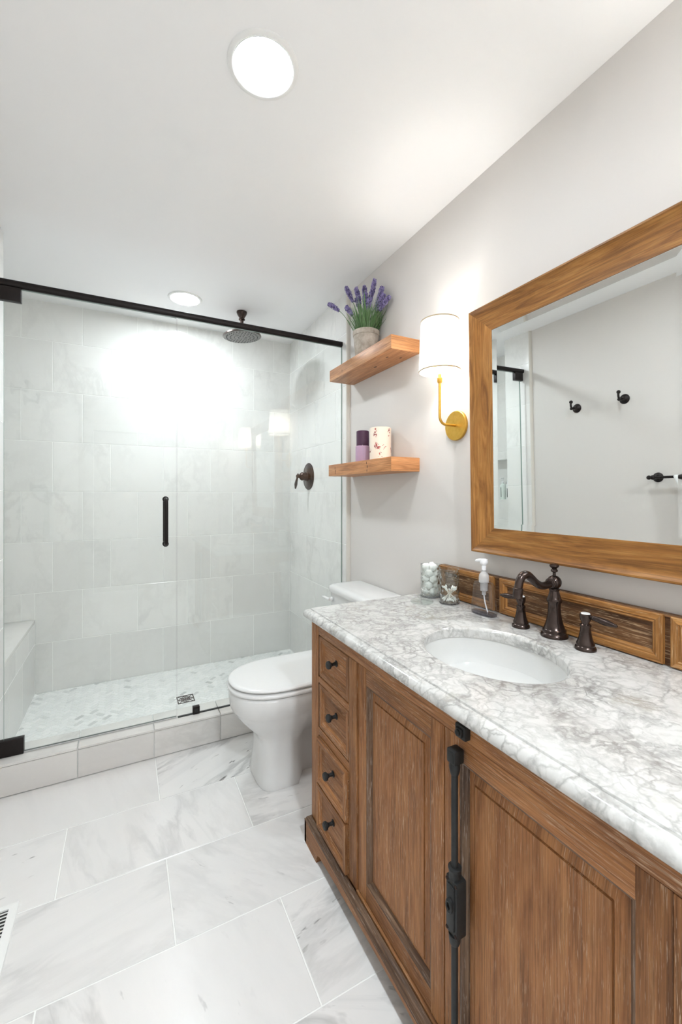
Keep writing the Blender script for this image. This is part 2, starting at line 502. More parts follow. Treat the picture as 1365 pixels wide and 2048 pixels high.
def tiles(b, rects, to3, thick, mat, gap=0.0034, rotate=False):
    """rects: (u0,u1,v0,v1) in the plane; to3(u,v,h) maps to space; each tile gets its own piece of stone"""
    for (u0, u1, v0, v1) in rects:
        g2 = gap / 2
        a0, a1, c0, c1 = u0 + g2, u1 - g2, v0 + g2, v1 - g2
        if a1 - a0 < 0.004 or c1 - c0 < 0.004:
            continue
        rnd = (random.random(), random.random())
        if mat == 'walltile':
            rnd = (rnd[0], rnd[1] * 0.3 if c0 < 0.2 else 0.35 + 0.65 * rnd[1])  # lowest row tinted darker: partly stained stone, partly shade mixed into its colour
        e = 0.0009
        P = [[to3(*q, h) for q in ((a0 + d, c0 + d), (a1 - d, c0 + d), (a1 - d, c1 - d), (a0 + d, c1 - d))] for h, d in ((0, 0), (thick - e, 0), (thick, e))]
        base = [[b.bm.verts.new(p) for p in L] for L in P]
        fs = []
        for A, C in zip(base, base[1:]):
            for i in range(4):
                fs.append(b.bm.faces.new([A[i], A[(i + 1) % 4], C[(i + 1) % 4], C[i]]))
        fs.append(b.bm.faces.new(base[-1]))
        b.finish(fs, mat, rnd=rnd, smooth=False)
        ang = random.choice([0.15, -0.2, 0.5, -0.5, 0.9, -0.8, 1.3]) if rotate else random.choice([0, PI]) + random.uniform(-.1, .1)
        ca, sa = math.cos(ang), math.sin(ang)
        ou, ov = random.uniform(0, 20), random.uniform(0, 20)
        uvs = [(a0, c0), (a1, c0), (a1, c1), (a0, c1)]
        for f in fs[:-1]:
            for l in f.loops:
                l[b.uv].uv = (ou, ov)
        for l, (u, v) in zip(fs[-1].loops, uvs):
            l[b.uv].uv = (ou + u * ca - v * sa, ov + u * sa + v * ca)

def rows(u0, u1, vedges, joints, step):
    """running bond: joints(k) gives one joint position of row k"""
    out = []
    for k, (v0, v1) in enumerate(zip(vedges, vedges[1:])):
        j = joints(k)
        n0 = math.floor((u0 - j) / step)
        u = j + n0 * step
        while u < u1:
            a, c_ = max(u, u0), min(u + step, u1)
            if c_ - a > 0.004:
                out.append((a, c_, v0, v1))
            u += step
    return out

def clip_rects(rects, u0, u1, v0, v1):
    """cut a rectangular opening out of tiles"""
    out = []
    for a, b_, c_, d in rects:
        if b_ <= u0 or a >= u1 or d <= v0 or c_ >= v1:
            out.append((a, b_, c_, d)); continue
        if a < u0: out.append((a, u0, c_, d))
        if b_ > u1: out.append((u1, b_, c_, d))
        m0, m1 = max(a, u0), min(b_, u1)
        if c_ < v0: out.append((m0, m1, c_, v0))
        if d > v1: out.append((m0, m1, v1, d))
    return out

# ------------------------------------------------------------------ room shell
XL, XR = -0.51, 1.16          # painted walls
TL, TR = -0.49, 1.1386        # tile faces in the shower
YT = 2.147                    # where the tile starts
YB = 3.089                    # tiled back wall of the shower
XA = -0.80                    # far wall of the bench alcove
YA = 2.37                     # where the alcove opens
Y0 = -1.6                     # wall behind the camera
FZ = 0.03                     # shower floor

b = B()
b.box(-1.0, 1.3, -1.7, 3.3, -0.12, -0.002, 'grout')
fe = [0.92 + 0.307 * k for k in range(-9, 5)]
fe[-1] = 2.15
fr = rows(XL, XR, fe, lambda k: 0.122 if (12 - k) % 2 == 0 else -0.193, 0.6145)
tiles(b, fr, lambda u, v, h: (u, v, -0.002 + h), 0.002, 'floor', 0.0042, True)
struct(b, 'floor')

b = B()
b.box(-1.0, 1.3, -1.7, 3.3, CEIL, CEIL + 0.1, 'ceil')
struct(b, 'ceiling')
b = B(); b.box(XR, XR + 0.1, -1.7, 3.2, 0, CEIL, 'wall'); struct(b, 'wall_right')
b = B(); b.box(XL - 0.1, XL, -1.7, YA - 0.004, 0, CEIL, 'wall'); struct(b, 'wall_left')
# wall behind the camera with a closed white door
b = B()
b.box(XL, -0.36, Y0 - 0.1, Y0, 0, CEIL, 'wall')
b.box(0.46, XR, Y0 - 0.1, Y0, 0, CEIL, 'wall')
b.box(-0.36, 0.46, Y0 - 0.1, Y0, 2.03, CEIL, 'wall')
struct(b, 'wall_near')
b = B()
for x0, x1, z0, z1 in ((-0.44, -0.36, 0, 2.11), (0.46, 0.54, 0, 2.11), (-0.36, 0.46, 2.03, 2.11)):
    b.box(x0, x1, Y0, Y0 + 0.015, z0, z1, 'doorpaint', bevel=0.003)
struct(b, 'trim_1')
b = B()
b.box(-0.356, 0.456, Y0 - 0.07, Y0 - 0.03, 0.005, 2.026, 'doorpaint', bevel=0.002)
for z0, z1 in ((0.2, 0.95), (1.1, 1.88)):
    for x0, x1 in ((-0.26, 0.01), (0.09, 0.36)):
        b.box(x0, x1, Y0 - 0.032, Y0 - 0.024, z0, z1, 'doorpaint', bevel=0.004)
struct(b, 'door_1')

ze = [FZ] + [0.0249 + 0.3068 * k for k in range(1, 8)] + [CEIL]
jb = lambda k: -0.0863 if k % 2 == 0 else 0.0700
b = B()
b.box(XA - 0.15, XR, YB + 0.0012, YB + 0.12, 0, CEIL, 'grout')
rr = clip_rects(rows(XA, TR, ze, jb, 0.3126), XA, -0.4885, 0, 0.478)
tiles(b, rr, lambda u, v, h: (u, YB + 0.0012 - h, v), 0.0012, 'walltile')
struct(b, 'wall_back')
jr = lambda k: 2.443 if k % 2 == 0 else 2.443 + 0.156
b = B()
b.box(TR + 0.0012, XR, YT, YB + 0.0012, 0.0, CEIL, 'grout')
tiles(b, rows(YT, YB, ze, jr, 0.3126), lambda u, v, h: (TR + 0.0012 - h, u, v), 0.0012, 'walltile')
struct(b, 'wall_shower_right')
b = B()
b.box(XL, TL - 0.0012, YT, YA - 0.0012, 0.0, CEIL, 'grout')
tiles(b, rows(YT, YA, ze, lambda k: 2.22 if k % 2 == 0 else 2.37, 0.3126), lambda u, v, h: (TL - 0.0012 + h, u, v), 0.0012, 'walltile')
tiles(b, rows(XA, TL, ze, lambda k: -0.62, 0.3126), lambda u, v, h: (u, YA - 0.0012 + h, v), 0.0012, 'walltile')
b.box(XL - 0.35, XL - 0.1, YA - 0.1, YA - 0.00125, 0, CEIL, 'grout')
struct(b, 'wall_shower_left')
NY0, NY1, NZ0, NZ1 = 2.60, 2.96, 1.13, 1.49     # niche in the alcove wall
b = B()
b.box(XA - 0.15, XA - 0.0012, YA - 0.1, NY0, 0, CEIL, 'grout')
b.box(XA - 0.15, XA - 0.0012, NY1, YB + 0.05, 0, CEIL, 'grout')
b.box(XA - 0.15, XA - 0.0012, NY0, NY1, 0, NZ0, 'grout')
b.box(XA - 0.15, XA - 0.0012, NY0, NY1, NZ1, CEIL, 'grout')
b.box(XA - 0.15, XA - 0.10, NY0, NY1, NZ0, NZ1, 'walltile')
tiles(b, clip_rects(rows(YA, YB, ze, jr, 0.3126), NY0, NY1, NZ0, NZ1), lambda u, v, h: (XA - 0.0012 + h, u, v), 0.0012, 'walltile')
struct(b, 'wall_alcove')
# pencil trims where the tile meets the paint
for nm, xa, xb in (('trim_2', TR, XR), ('trim_3', TL, XL)):
    b = B()
    sgn = 1 if xb > xa else -1
    poly = [(xb, YT)] + [(xb - sgn * abs(xb - xa) * math.sin(PI / 2 * k / 6), YT - 0.012 * math.cos(PI / 2 * k / 6)) for k in range(7)]
    b.prism(poly, 2, 0.0, CEIL - 0.001, 'trimtile', smooth=True)
    struct(b, nm)

# bench
b = B()
b.box(XA, -0.4885 - 0.0012, YA, YB, 0.0, 0.455, 'grout')
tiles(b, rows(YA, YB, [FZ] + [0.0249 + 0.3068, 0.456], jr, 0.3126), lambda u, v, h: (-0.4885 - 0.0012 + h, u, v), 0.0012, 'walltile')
b.box(XA, -0.4875, YA, YB, 0.456, 0.479, 'curbtile', 1, 0.003)
struct(b, 'shower_bench')

# curb
YC0, YC1, ZC = 2.1425, 2.292, 0.1355
b = B()
b.box(TL, TR, YC0 + 0.008, YC1 - 0.008, 0, ZC - 0.010, 'grout')
cj = [-0.187 + 0.3045 * k for k in range(-1, 6)]
cj[0], cj[-1] = TL, TR
for u0, u1 in zip(cj, cj[1:]):
    b.box(u0 + 0.002, u1 - 0.002, YC0, YC0 + 0.010, 0.003, ZC - 0.012, 'curbtile', 0, 0.0015)
    b.box(u0 + 0.002, u1 - 0.002, YC0 - 0.003, YC1 + 0.003, ZC - 0.010, ZC, 'curbtile', 0, 0.003)
    b.box(u0 + 0.002, u1 - 0.002, YC1 - 0.010, YC1, 0.003, ZC - 0.012, 'curbtile', 0, 0.0015)
struct(b, 'shower_curb')

# shower floor: herringbone chips
b = B()
DX0, DX1, DY0, DY1 = 0.266, 0.360, 2.566, 2.658
b.box(TL, TR, YC1, YB, 0, FZ - 0.001, 'grout')
W = 0.0235
c45 = math.sqrt(0.5)
x0f, x1f, y0f, y1f = TL + 0.002, TR - 0.002, YC1 + 0.002, YB - 0.002
cx0, cy0 = 0.3, 2.7
rng = 34
for i in range(-rng, rng):
    for j in range(-rng, rng):
        sft = (i - j) % 4
        if sft == 0: q = (i, i + 2, j, j + 1)
        elif sft == 3: q = (i, i + 1, j, j + 2)
        else: continue
        gp = 0.05
        cs = [(q[0] + gp, q[2] + gp), (q[1] - gp, q[2] + gp), (q[1] - gp, q[3] - gp), (q[0] + gp, q[3] - gp)]
        ps = [(cx0 + (u - v) * W * c45, cy0 + (u + v) * W * c45) for u, v in cs]
        def clipp(ps, ax, lim, keep):
            out = []
            for p, r_ in zip(ps, ps[1:] + ps[:1]):
                pi, ri = keep * (p[ax] - lim) >= 0, keep * (r_[ax] - lim) >= 0
                if pi: out.append(p)
                if pi != ri:
                    t = (lim - p[ax]) / (r_[ax] - p[ax])
                    out.append((p[0] + t * (r_[0] - p[0]), p[1] + t * (r_[1] - p[1])))
            return out
        for ax, lim, kp in ((0, x0f, 1), (0, x1f, -1), (1, y0f, 1), (1, y1f, -1)):
            ps = clipp(ps, ax, lim, kp) if ps else ps
        if len(ps) < 3: continue
        area = abs(sum(p[0] * r_[1] - r_[0] * p[1] for p, r_ in zip(ps, ps[1:] + ps[:1])) / 2)
        if area < 4e-5: continue
        mx_, my_ = sum(p[0] for p in ps) / len(ps), sum(p[1] for p in ps) / len(ps)
        if DX0 - .003 < mx_ < DX1 + .003 and DY0 - .003 < my_ < DY1 + .003: continue
        tv = random.random()
        tv = tv * 0.72 if random.random() < 0.86 else 0.6 + tv * 0.4
        b.loops([[(p[0], p[1], FZ - 0.001) for p in ps], [(p[0], p[1], FZ) for p in ps]], 'mosaic', True, False, True, rnd=(tv, random.random()), smooth=False)
struct(b, 'shower_floor')

# ------------------------------------------------------------------ ceiling lights
def downlight(loc, label, lens):
    t = thing('recessed_ceiling_light', label, 'ceiling light', loc, group=None)
    b = B()
    b.lathe([(0.080, -0.002), (0.083, -0.006), (0.090, -0.007), (0.0955, -0.004), (0.097, 0.0)], seg=64, mat='whitemetal', cap0=False, cap1=False)
    b.lathe([(0.080, -0.002), (0.0805, -0.0055), (0.0765, -0.0012)], seg=64, mat='whitemetal', cap0=False, cap1=False)
    b.obj('trim_ring', parent=t)
    b = B()
    b.lathe([(0.0001, -0.0030), (0.04, -0.0028), (0.07, -0.0024), (0.0768, -0.0012)], seg=64, mat=lens, cap0=False, cap1=False)
    b.obj('glowing_lens', parent=t)
    return t
downlight((0.336, 1.120, CEIL), 'large lit recessed ceiling light above the open floor and vanity', 'lens_main')
downlight((0.316, 2.660, CEIL), 'lit recessed ceiling light inside the shower beside the shower head', 'lens_shower')
downlight((0.336, -0.6, CEIL), 'added recessed fill light in the ceiling, unseen behind the viewer', 'lens_fill')  # added for fill; no such lamp is known behind the camera

# ------------------------------------------------------------------ shower glass, rail and fittings
YG = 2.205
t = thing('shower_header_rail', 'dark bronze header rail spanning above the shower glass', 'shower rail', (TL, YG, 2.108))
b = B(0)
prof = []
hw, hh, rr_ = 0.0155, 0.0150, 0.0105
for cxs, czs, a0 in ((1, 1, 0), (-1, 1, 90), (-1, -1, 180), (1, -1, 270)):
    for k in range(5):
        a = R(a0 + 90 * k / 4)
        prof.append((cxs * (hw - rr_) + rr_ * math.cos(a), hh + czs * (hh - rr_) + rr_ * math.sin(a)))
b.loops([[(0.001, y, z) for y, z in prof], [(TR - TL - 0.001, y, z) for y, z in prof]], 'black', True, True, True, g=0)
b.obj('rail', parent=t)

def pane(name, x0, x1, z0, z1, parent):
    b = B()
    b.box(x0, x1, -0.005, 0.005, z0, z1, 'glass')
    for f in b.bm.faces:
        if abs(f.normal.y) < 0.5:
            f.material_index = b.mi('glassedge')
    return b.obj(name, parent=parent)
GD = -0.455
t = thing('shower_door', 'frameless glass shower door hung at the bench side', 'shower door', (0, YG, 0))
pane('glass_pane', GD, 0.2215, 0.143, 2.104, t)
for z0, z1, x1 in ((2.048, 2.107, -0.395), (0.1375, 0.205, -0.386)):
    b = B()
    b.box(-0.478, x1, -0.013, 0.013, z0, z1, 'black', bevel=0.002)
    b.box(-0.478, -0.456, -0.010, 0.010, z0 - 0.001, z1 + 0.0005, 'black', bevel=0.001)
    b.obj('pivot_hinge', parent=t, label='black square pivot hinge clamped on the glass')
b = B()
for sgn in (-1, 1):
    zz0, zz1, xh = 0.995, 1.212, 0.172
    yo = sgn * 0.046
    pts = [(xh, sgn * 0.008, zz0)]
    for k in range(7):
        a = PI / 2 * k / 6
        pts.append((xh, sgn * (0.026 + 0.020 * math.sin(a)), zz0 + 0.020 - 0.020 * math.cos(a)))
    pts2 = [(p[0], p[1], zz0 + zz1 - p[2]) for p in reversed(pts)]
    b.tube(pts + pts2, 0.0088, 16, 'black')
    for z in (zz0, zz1):
        b.lathe([(0.014, 0), (0.014, 0.004), (0.012, 0.006)], (xh, sgn * 0.005, z), 20, 'black', Matrix.Rotation(R(-90) * sgn, 4, 'X'))
b.obj('door_handle', parent=t, label='dark bronze pull handle through the glass')
b = B()
b.box(GD, 0.2215, -0.006, 0.006, 0.1385, 0.143, 'clearplastic')
b.obj('bottom_sweep', parent=t)
t = thing('fixed_shower_panel', 'fixed clear glass panel between shower door and the shelf wall', 'glass panel', (0, YG, 0))
pane('glass_pane', 0.2265, TR - 0.002, 0.1375, 2.106, t)
b = B()
b.box(0.2975, 0.3305, -0.012, 0.012, 0.1358, 0.172, 'black', bevel=0.002)
b.box(0.305, 0.323, -0.0135, 0.0135, 0.145, 0.163, 'iron', bevel=0.002)
b.obj('glass_clip', parent=t, label='small black clip at the foot of the glass')
b = B()
b.box(0.2285, 0.297, -0.007, 0.007, 0.1357, 0.1385, 'iron')
b.box(0.331, TR - 0.004, -0.007, 0.007, 0.1357, 0.1385, 'iron')
b.obj('bottom_seal', parent=t, label='dark seal along the foot of the glass')

# shower head
t = thing('rain_shower_head', 'round bronze rain shower head hanging from the shower ceiling', 'shower head', (0.664, 2.688, CEIL))
b = B()
b.lathe([(0.033, 0), (0.033, -0.008), (0.027, -0.022), (0.017, -0.038), (0.015, -0.042), (0.020, -0.046), (0.020, -0.052), (0.013, -0.056), (0.011, -0.06), (0.011, -0.12)], seg=24, mat='bronze')
b.obj('ceiling_arm', parent=t)
tilt = Matrix.Translation((0, 0, -0.125)) @ Matrix.Rotation(R(-4), 4, 'Y')
b = B()
b.lathe([(0.010, 0.008), (0.018, 0.004), (0.022, -0.006), (0.035, -0.014), (0.085, -0.019), (0.112, -0.022), (0.120, -0.027), (0.121, -0.034), (0.115, -0.037)], seg=48, mat='bronze', mtx=tilt, cap1=False)
b.obj('head_disc', parent=t)
b = B()
b.lathe([(0.1148, -0.0368), (0.06, -0.0395), (0.0001, -0.041)], seg=48, mat='sprayface', mtx=tilt, cap0=False, cap1=False)
for ring, n in ((0.025, 8), (0.05, 16), (0.075, 24), (0.098, 32)):
    for k in range(n):
        a = 2 * PI * k / n
        b.lathe([(0.0025, -0.037), (0.0022, -0.0425), (0.0008, -0.043)], (0, 0, 0), 6, 'iron', tilt @ Matrix.Translation((ring * math.cos(a), ring * math.sin(a), 0.0)), cap0=False)
b.obj('spray_face', parent=t, label='grey dotted spray face')

# valve on right tile
VM = Matrix.Rotation(R(-90), 4, 'Y')
t = thing('shower_valve', 'round bronze shower valve plate with lever on the tiled wall beside the shelves', 'shower valve', (TR, 2.708, 1.361))
b = B()
b.lathe([(0.094, 0), (0.094, 0.003), (0.089, 0.007), (0.084, 0.006), (0.078, 0.009), (0.04, 0.012), (0.036, 0.014)], seg=48, mat='bronze', mtx=VM)
b.obj('wall_plate', parent=t)
b = B()
b.lathe([(0.034, 0.012), (0.034, 0.018), (0.029, 0.022), (0.027, 0.048), (0.030, 0.05), (0.024, 0.062), (0.014, 0.068), (0.012, 0.078), (0.015, 0.082), (0.010, 0.092), (0.0001, 0.094)], seg=32, mat='bronze', mtx=VM)
b.obj('valve_body', parent=t)
b = B()
b.tube([(-0.082, 0, 0), (-0.084, 0.004, -0.012), (-0.088, 0.008, -0.03), (-0.092, 0.01, -0.055), (-0.094, 0.012, -0.082), (-0.094, 0.012, -0.088)], [0.006, 0.006, 0.008, 0.011, 0.006, 0.002], 14, 'bronze')
b.tube([(-0.082, 0, 0), (-0.081, -0.002, 0.016), (-0.081, -0.003, 0.02)], [0.006, 0.005, 0.002], 12, 'bronze')
b.obj('lever', parent=t)

# drain
t = thing('floor_drain', 'square dark bronze drain grate in the herringbone shower floor', 'drain', ((DX0 + DX1) / 2, (DY0 + DY1) / 2, FZ))
b = B()
h = 0.047
b.box(-h, h, -h, h, -0.006, -0.0015, 'gap')
for a_, c_ in ((-h, -h + 0.006), (h - 0.006, h)):
    b.box(a_, c_, -h, h, -0.003, 0.0015, 'bronze')
    b.box(-h + 0.006, h - 0.006, a_, c_, -0.003, 0.0015, 'bronze')
b.obj('drain_frame', parent=t)
b = B()
for q in (0.0, 0.013, 0.026):
    pts = []
    n = 48
    for k in range(n + 1):
        a = 2 * PI * k / n
        rr_ = 0.010 + q * 0.9 + 0.005 * math.cos(4 * a)
        pts.append((rr_ * math.cos(a), rr_ * math.sin(a), 0.0))
    b.tube(pts, 0.0019, 6, 'bronze')
for k in range(8):
    a = 2 * PI * k / 8
    b.tube([(0.004 * math.cos(a), 0.004 * math.sin(a), 0), (0.041 * math.cos(a) * (1.3 if k % 2 else 1), 0.041 * math.sin(a) * (1.3 if k % 2 else 1), 0)], 0.0019, 6, 'bronze')
b.obj('grate', parent=t)

# niche bottles
t = thing('pump_bottle', 'pale pump bottle standing in the shower niche, seen in the mirror', 'bottle', (-0.85, 2.735, NZ0))
b = B(); b.lathe([(0.026, 0), (0.028, 0.004), (0.028, 0.12), (0.022, 0.135), (0.012, 0.142), (0.012, 0.15)], seg=24, mat='bottle'); b.obj('bottle_body', parent=t)
b = B(); b.lathe([(0.013, 0.15), (0.013, 0.162), (0.004, 0.165), (0.004, 0.185), (0.009, 0.187), (0.009, 0.197)], seg=16, mat='pumpwhite'); b.box(0, 0.035, -0.005, 0.005, 0.187, 0.197, 'pumpwhite', bevel=0.002); b.obj('pump', parent=t)
b = B(); b.box(0.0275, 0.0285, -0.004, 0.002, 0.02, 0.11, 'ink'); b.obj('label_print', parent=t)
t = thing('shampoo_bottle', 'white capped bottle beside the pump bottle in the shower niche', 'bottle', (-0.84, 2.658, NZ0))
b = B(); b.lathe([(0.024, 0), (0.026, 0.004), (0.026, 0.13), (0.022, 0.14)], seg=24, mat='bottle2'); b.obj('bottle_body', parent=t)
b = B(); b.lathe([(0.018, 0.14), (0.018, 0.165), (0.015, 0.168)], seg=20, mat='pumpwhite'); b.obj('cap', parent=t)
b = B(); b.box(0.0255, 0.0265, -0.004, 0.002, 0.02, 0.10, 'ink'); b.obj('label_print', parent=t)

# ------------------------------------------------------------------ toilet
TYC = 1.80
t = thing('toilet', 'white two-piece toilet between vanity and shower curb', 'toilet', (0, TYC, 0))
def outline(xf, hwid, xb, neck=1.0, xn=0.70, nose=None, n=28, e=2.25):
    """egg-shaped plan: rounded nose at xf, straight sides, optional narrowing behind xn"""
    nose = nose or hwid * 1.25
    pts = []
    for k in range(n + 1):
        a = PI / 2 + PI * k / n
        ca, sa = math.cos(a), math.sin(a)
        pts.append((xf + nose + nose * math.copysign(abs(ca) ** (2 / e), ca), hwid * math.copysign(abs(sa) ** (2 / e), sa)))
    side = [(xn, hwid), (xn + 0.05, hwid * neck), (xb - 0.02, hwid * neck), (xb, hwid * neck - 0.02)]
    return [(x, -y) for x, y in reversed(side)][0:0] + [(x, y) for x, y in reversed(side)] + pts + [(x, -y) for x, y in side]
b = B()
spec = [(0.0, 0.497, 0.128, 0.42, 0.09), (0.012, 0.494, 0.130, 0.42, 0.09), (0.035, 0.500, 0.125, 0.38, 0.09), (0.10, 0.505, 0.120, 0.36, 0.088), (0.17, 0.508, 0.117, 0.42, 0.088), (0.195, 0.505, 0.119, 0.55, 0.09),
        (0.22, 0.487, 0.128, 0.75, 0.11), (0.25, 0.455, 0.144, 0.8, 0.14), (0.28, 0.428, 0.158, 0.85, 0.16), (0.305, 0.411, 0.168, 0.9, 0.18), (0.318, 0.404, 0.172, 0.92, 0.185), (0.324, 0.399, 0.176, 0.92, 0.19), (0.36, 0.394, 0.180, 0.95, 0.195), (0.392, 0.393, 0.181, 1.0, 0.20), (0.402, 0.398, 0.176, 1.0, 0.20)]
b.loops([[(x, y, z) for x, y in outline(xf, hw_, 1.0, nk, 0.655, no, e=3.2 if z < 0.18 else 3.2 - 0.95 * min(1, (z - 0.18) / 0.08))] for z, xf, hw_, nk, no in spec], 'porcelain', True, True, True)
b.obj('bowl', parent=t, angle=60)
def seatlike(z0, z1, grow, name, crown=0.0, lab=None):
    b = B()
    def o(d, z):
        return [(x, y, z) for x, y in outline(0.386 - grow + d, 0.184 + grow - d, 0.945, 0.80, 0.86, 0.235)]
    L = [o(0.006, z0), o(0.001, z0 + 0.004), o(0.0, (z0 + z1) / 2), o(0.002, z1 - 0.005), o(0.009, z1 - 0.001), o(0.02, z1)]
    if crown:
        L += [o(0.05, z1 + crown * 0.5), o(0.10, z1 + crown), o(0.15, z1 + crown * 1.15)]
    b.loops(L, 'seat', True, True, True)
    return b.obj(name, parent=t, angle=70)
seatlike(0.404, 0.423, 0.0, 'seat')
seatlike(0.4275, 0.443, -0.004, 'seat_lid', 0.004)
for y in (-0.07, 0.07):
    b = B()
    b.box(0.905, 0.95, y - 0.02, y + 0.02, 0.404, 0.446, 'seat', bevel=0.006)
    b.obj('seat_hinge', parent=t)
b = B()
L = []
for z, x0, hw_ in ((0.385, 0.985, 0.185), (0.40, 0.975, 0.195), (0.55, 0.966, 0.206), (0.724, 0.960, 0.212)):
    pts = []
    for cx_, cy_, a0 in ((1, 1, 0), (-1, 1, 90), (-1, -1, 180), (1, -1, 270)):
        rr_ = 0.035 if cx_ < 0 else 0.012
        for k in range(6):
            a = R(a0 + 90 * k / 5)
            pts.append(((x0 + rr_ if cx_ < 0 else 1.152 - rr_) + rr_ * math.cos(a), cy_ * (hw_ - rr_) + rr_ * math.sin(a), z))
    L.append(pts)
b.loops(L, 'porcelain', True, True, True)
b.obj('tank', parent=t, angle=50)
b = B()
L = []
for z, d in ((0.724, 0.004), (0.727, -0.008), (0.742, -0.011), (0.755, -0.008), (0.761, 0.002), (0.764, 0.02)):
    pts = []
    for cx_, cy_, a0 in ((1, 1, 0), (-1, 1, 90), (-1, -1, 180), (1, -1, 270)):
        rr_ = 0.045 if cx_ < 0 else 0.016
        for k in range(8):
            a = R(a0 + 90 * k / 7)
            pts.append(((0.960 + d + rr_ if cx_ < 0 else 1.153 - max(d, 0) * 0.5 - rr_) + rr_ * math.cos(a), cy_ * (0.212 - d - rr_) + rr_ * math.sin(a), z))
    L.append(pts)
b.loops(L, 'porcelain', True, True, True)
b.obj('tank_lid', parent=t, angle=60)
b = B()
b.lathe([(0.012, 0), (0.012, 0.006), (0.008, 0.009), (0.008, 0.016)], (0.958, 0.165, 0.690), 16, 'seat', VM)
b.tube([(0.942, 0.165, 0.690), (0.936, 0.175, 0.692), (0.932, 0.205, 0.694), (0.930, 0.222, 0.694)], [0.008, 0.008, 0.007, 0.004], 12, 'seat')
b.obj('flush_lever', parent=t)

# ------------------------------------------------------------------ vanity
XF = 0.59
VY0, VY1 = 0.205, 1.375
t = thing('bathroom_vanity', 'limed oak vanity cabinet with drawers and two doors under marble top', 'vanity cabinet', (0, 0, 0))
b = B(2)
b.box(XF + 0.018, 1.155, VY1 - 0.02, VY1, 0.02, 0.799, 'oak', 2)
b.box(XF + 0.018, 1.155, VY0, VY0 + 0.02, 0.02, 0.799, 'oak', 2)
b.box(1.14, 1.155, VY0, VY1, 0.05, 0.799, 'oak', 1)
b.box(XF + 0.018, 1.155, VY0, VY1, 0.06, 0.08, 'oak', 1)
b.box(XF + 0.0225, XF + 0.034, VY0 + 0.02, VY1 - 0.02, 0.05, 0.79, 'gap', 1)
b.obj('cabinet_body', parent=t)
b = B(2)
def fbox(y0, y1, z0, z1, g, bv=0.0012):
    b.box(XF, XF + 0.018, y0, y1, z0, z1, 'oak', g, bv)
fbox(1.3165, VY1, 0.05, 0.799, 2)
fbox(1.0505, 1.0965, 0.05, 0.752, 2)
fbox(VY0, 0.2665, 0.05, 0.752, 2)
fbox(VY0, 1.3165, 0.7535, 0.799, 1)
fbox(1.0965, 1.3165, 0.5895, 0.6095, 1)
fbox(1.0965, 1.3165, 0.4095, 0.4355, 1)
fbox(VY0, 1.3165, 0.05, 0.0975, 1)
b.obj('face_frame', parent=t)
def rect_loop(y0, y1, z0, z1, d, x):
    return [(x, y0 + d, z0 + d), (x, y1 - d, z0 + d), (x, y1 - d, z1 - d), (x, y0 + d, z1 - d)]
def mitred(b, y0, y1, z0, z1, prof, mat):
    """four mitred lengths around a rectangle; prof: list of (inset, x)"""
    cs = [(y0, z0, 1, 1), (y1, z0, -1, 1), (y1, z1, -1, -1), (y0, z1, 1, -1)]
    for k in range(4):
        A, C = cs[k], cs[(k + 1) % 4]
        L = [[(x, A[0] + A[2] * d, A[1] + A[3] * d), (x, C[0] + C[2] * d, C[1] + C[3] * d)] for d, x in prof]
        b.loops(L, mat, False, g=1 if k % 2 == 0 else 2, smooth=True)
def drawer_front(y0, y1, z0, z1, dx, fields):
    b = B(1)
    b.box(XF + 0.010 - dx, XF + 0.022, y0, y1, z0, z1, 'oak', 1, 0.001)
    for (f0, f1) in fields:
        X = XF + 0.010 - dx
        mitred(b, y0 + 0.0005, y1 - 0.0005, f0, f1, [(0, X), (0.0005, X - 0.008), (0.002, X - 0.0095), (0.014, X - 0.0095), (0.0155, X - 0.007), (0.019, X - 0.0075), (0.024, X - 0.004), (0.027, X - 0.0005), (0.028, X)], 'oak')
    d = b.obj('drawer', parent=t)
    for (f0, f1) in fields:
        bb = B(1)
        bb.lathe([(0.010, 0), (0.010, 0.002), (0.006, 0.004), (0.005, 0.014), (0.0075, 0.020), (0.0125, 0.024), (0.013, 0.030), (0.010, 0.034), (0.0001, 0.035)], (XF + 0.010 - dx, (y0 + y1) / 2 - 0.008, (f0 + f1) / 2 + 0.012), 20, 'iron', VM)
        bb.obj('knob', parent=d, label='small black drawer knob')
    return d
drawer_front(1.1000, 1.3135, 0.6125, 0.7500, 0.0, [(0.6125, 0.7500)])
drawer_front(1.1000, 1.3135, 0.4385, 0.5870, 0.0, [(0.4385, 0.5870)])
drawer_front(1.1010, 1.3135, 0.1000, 0.4065, 0.011, [(0.2560, 0.4060), (0.1000, 0.2500)])['label'] = 'deep double-fronted bottom drawer standing slightly proud'
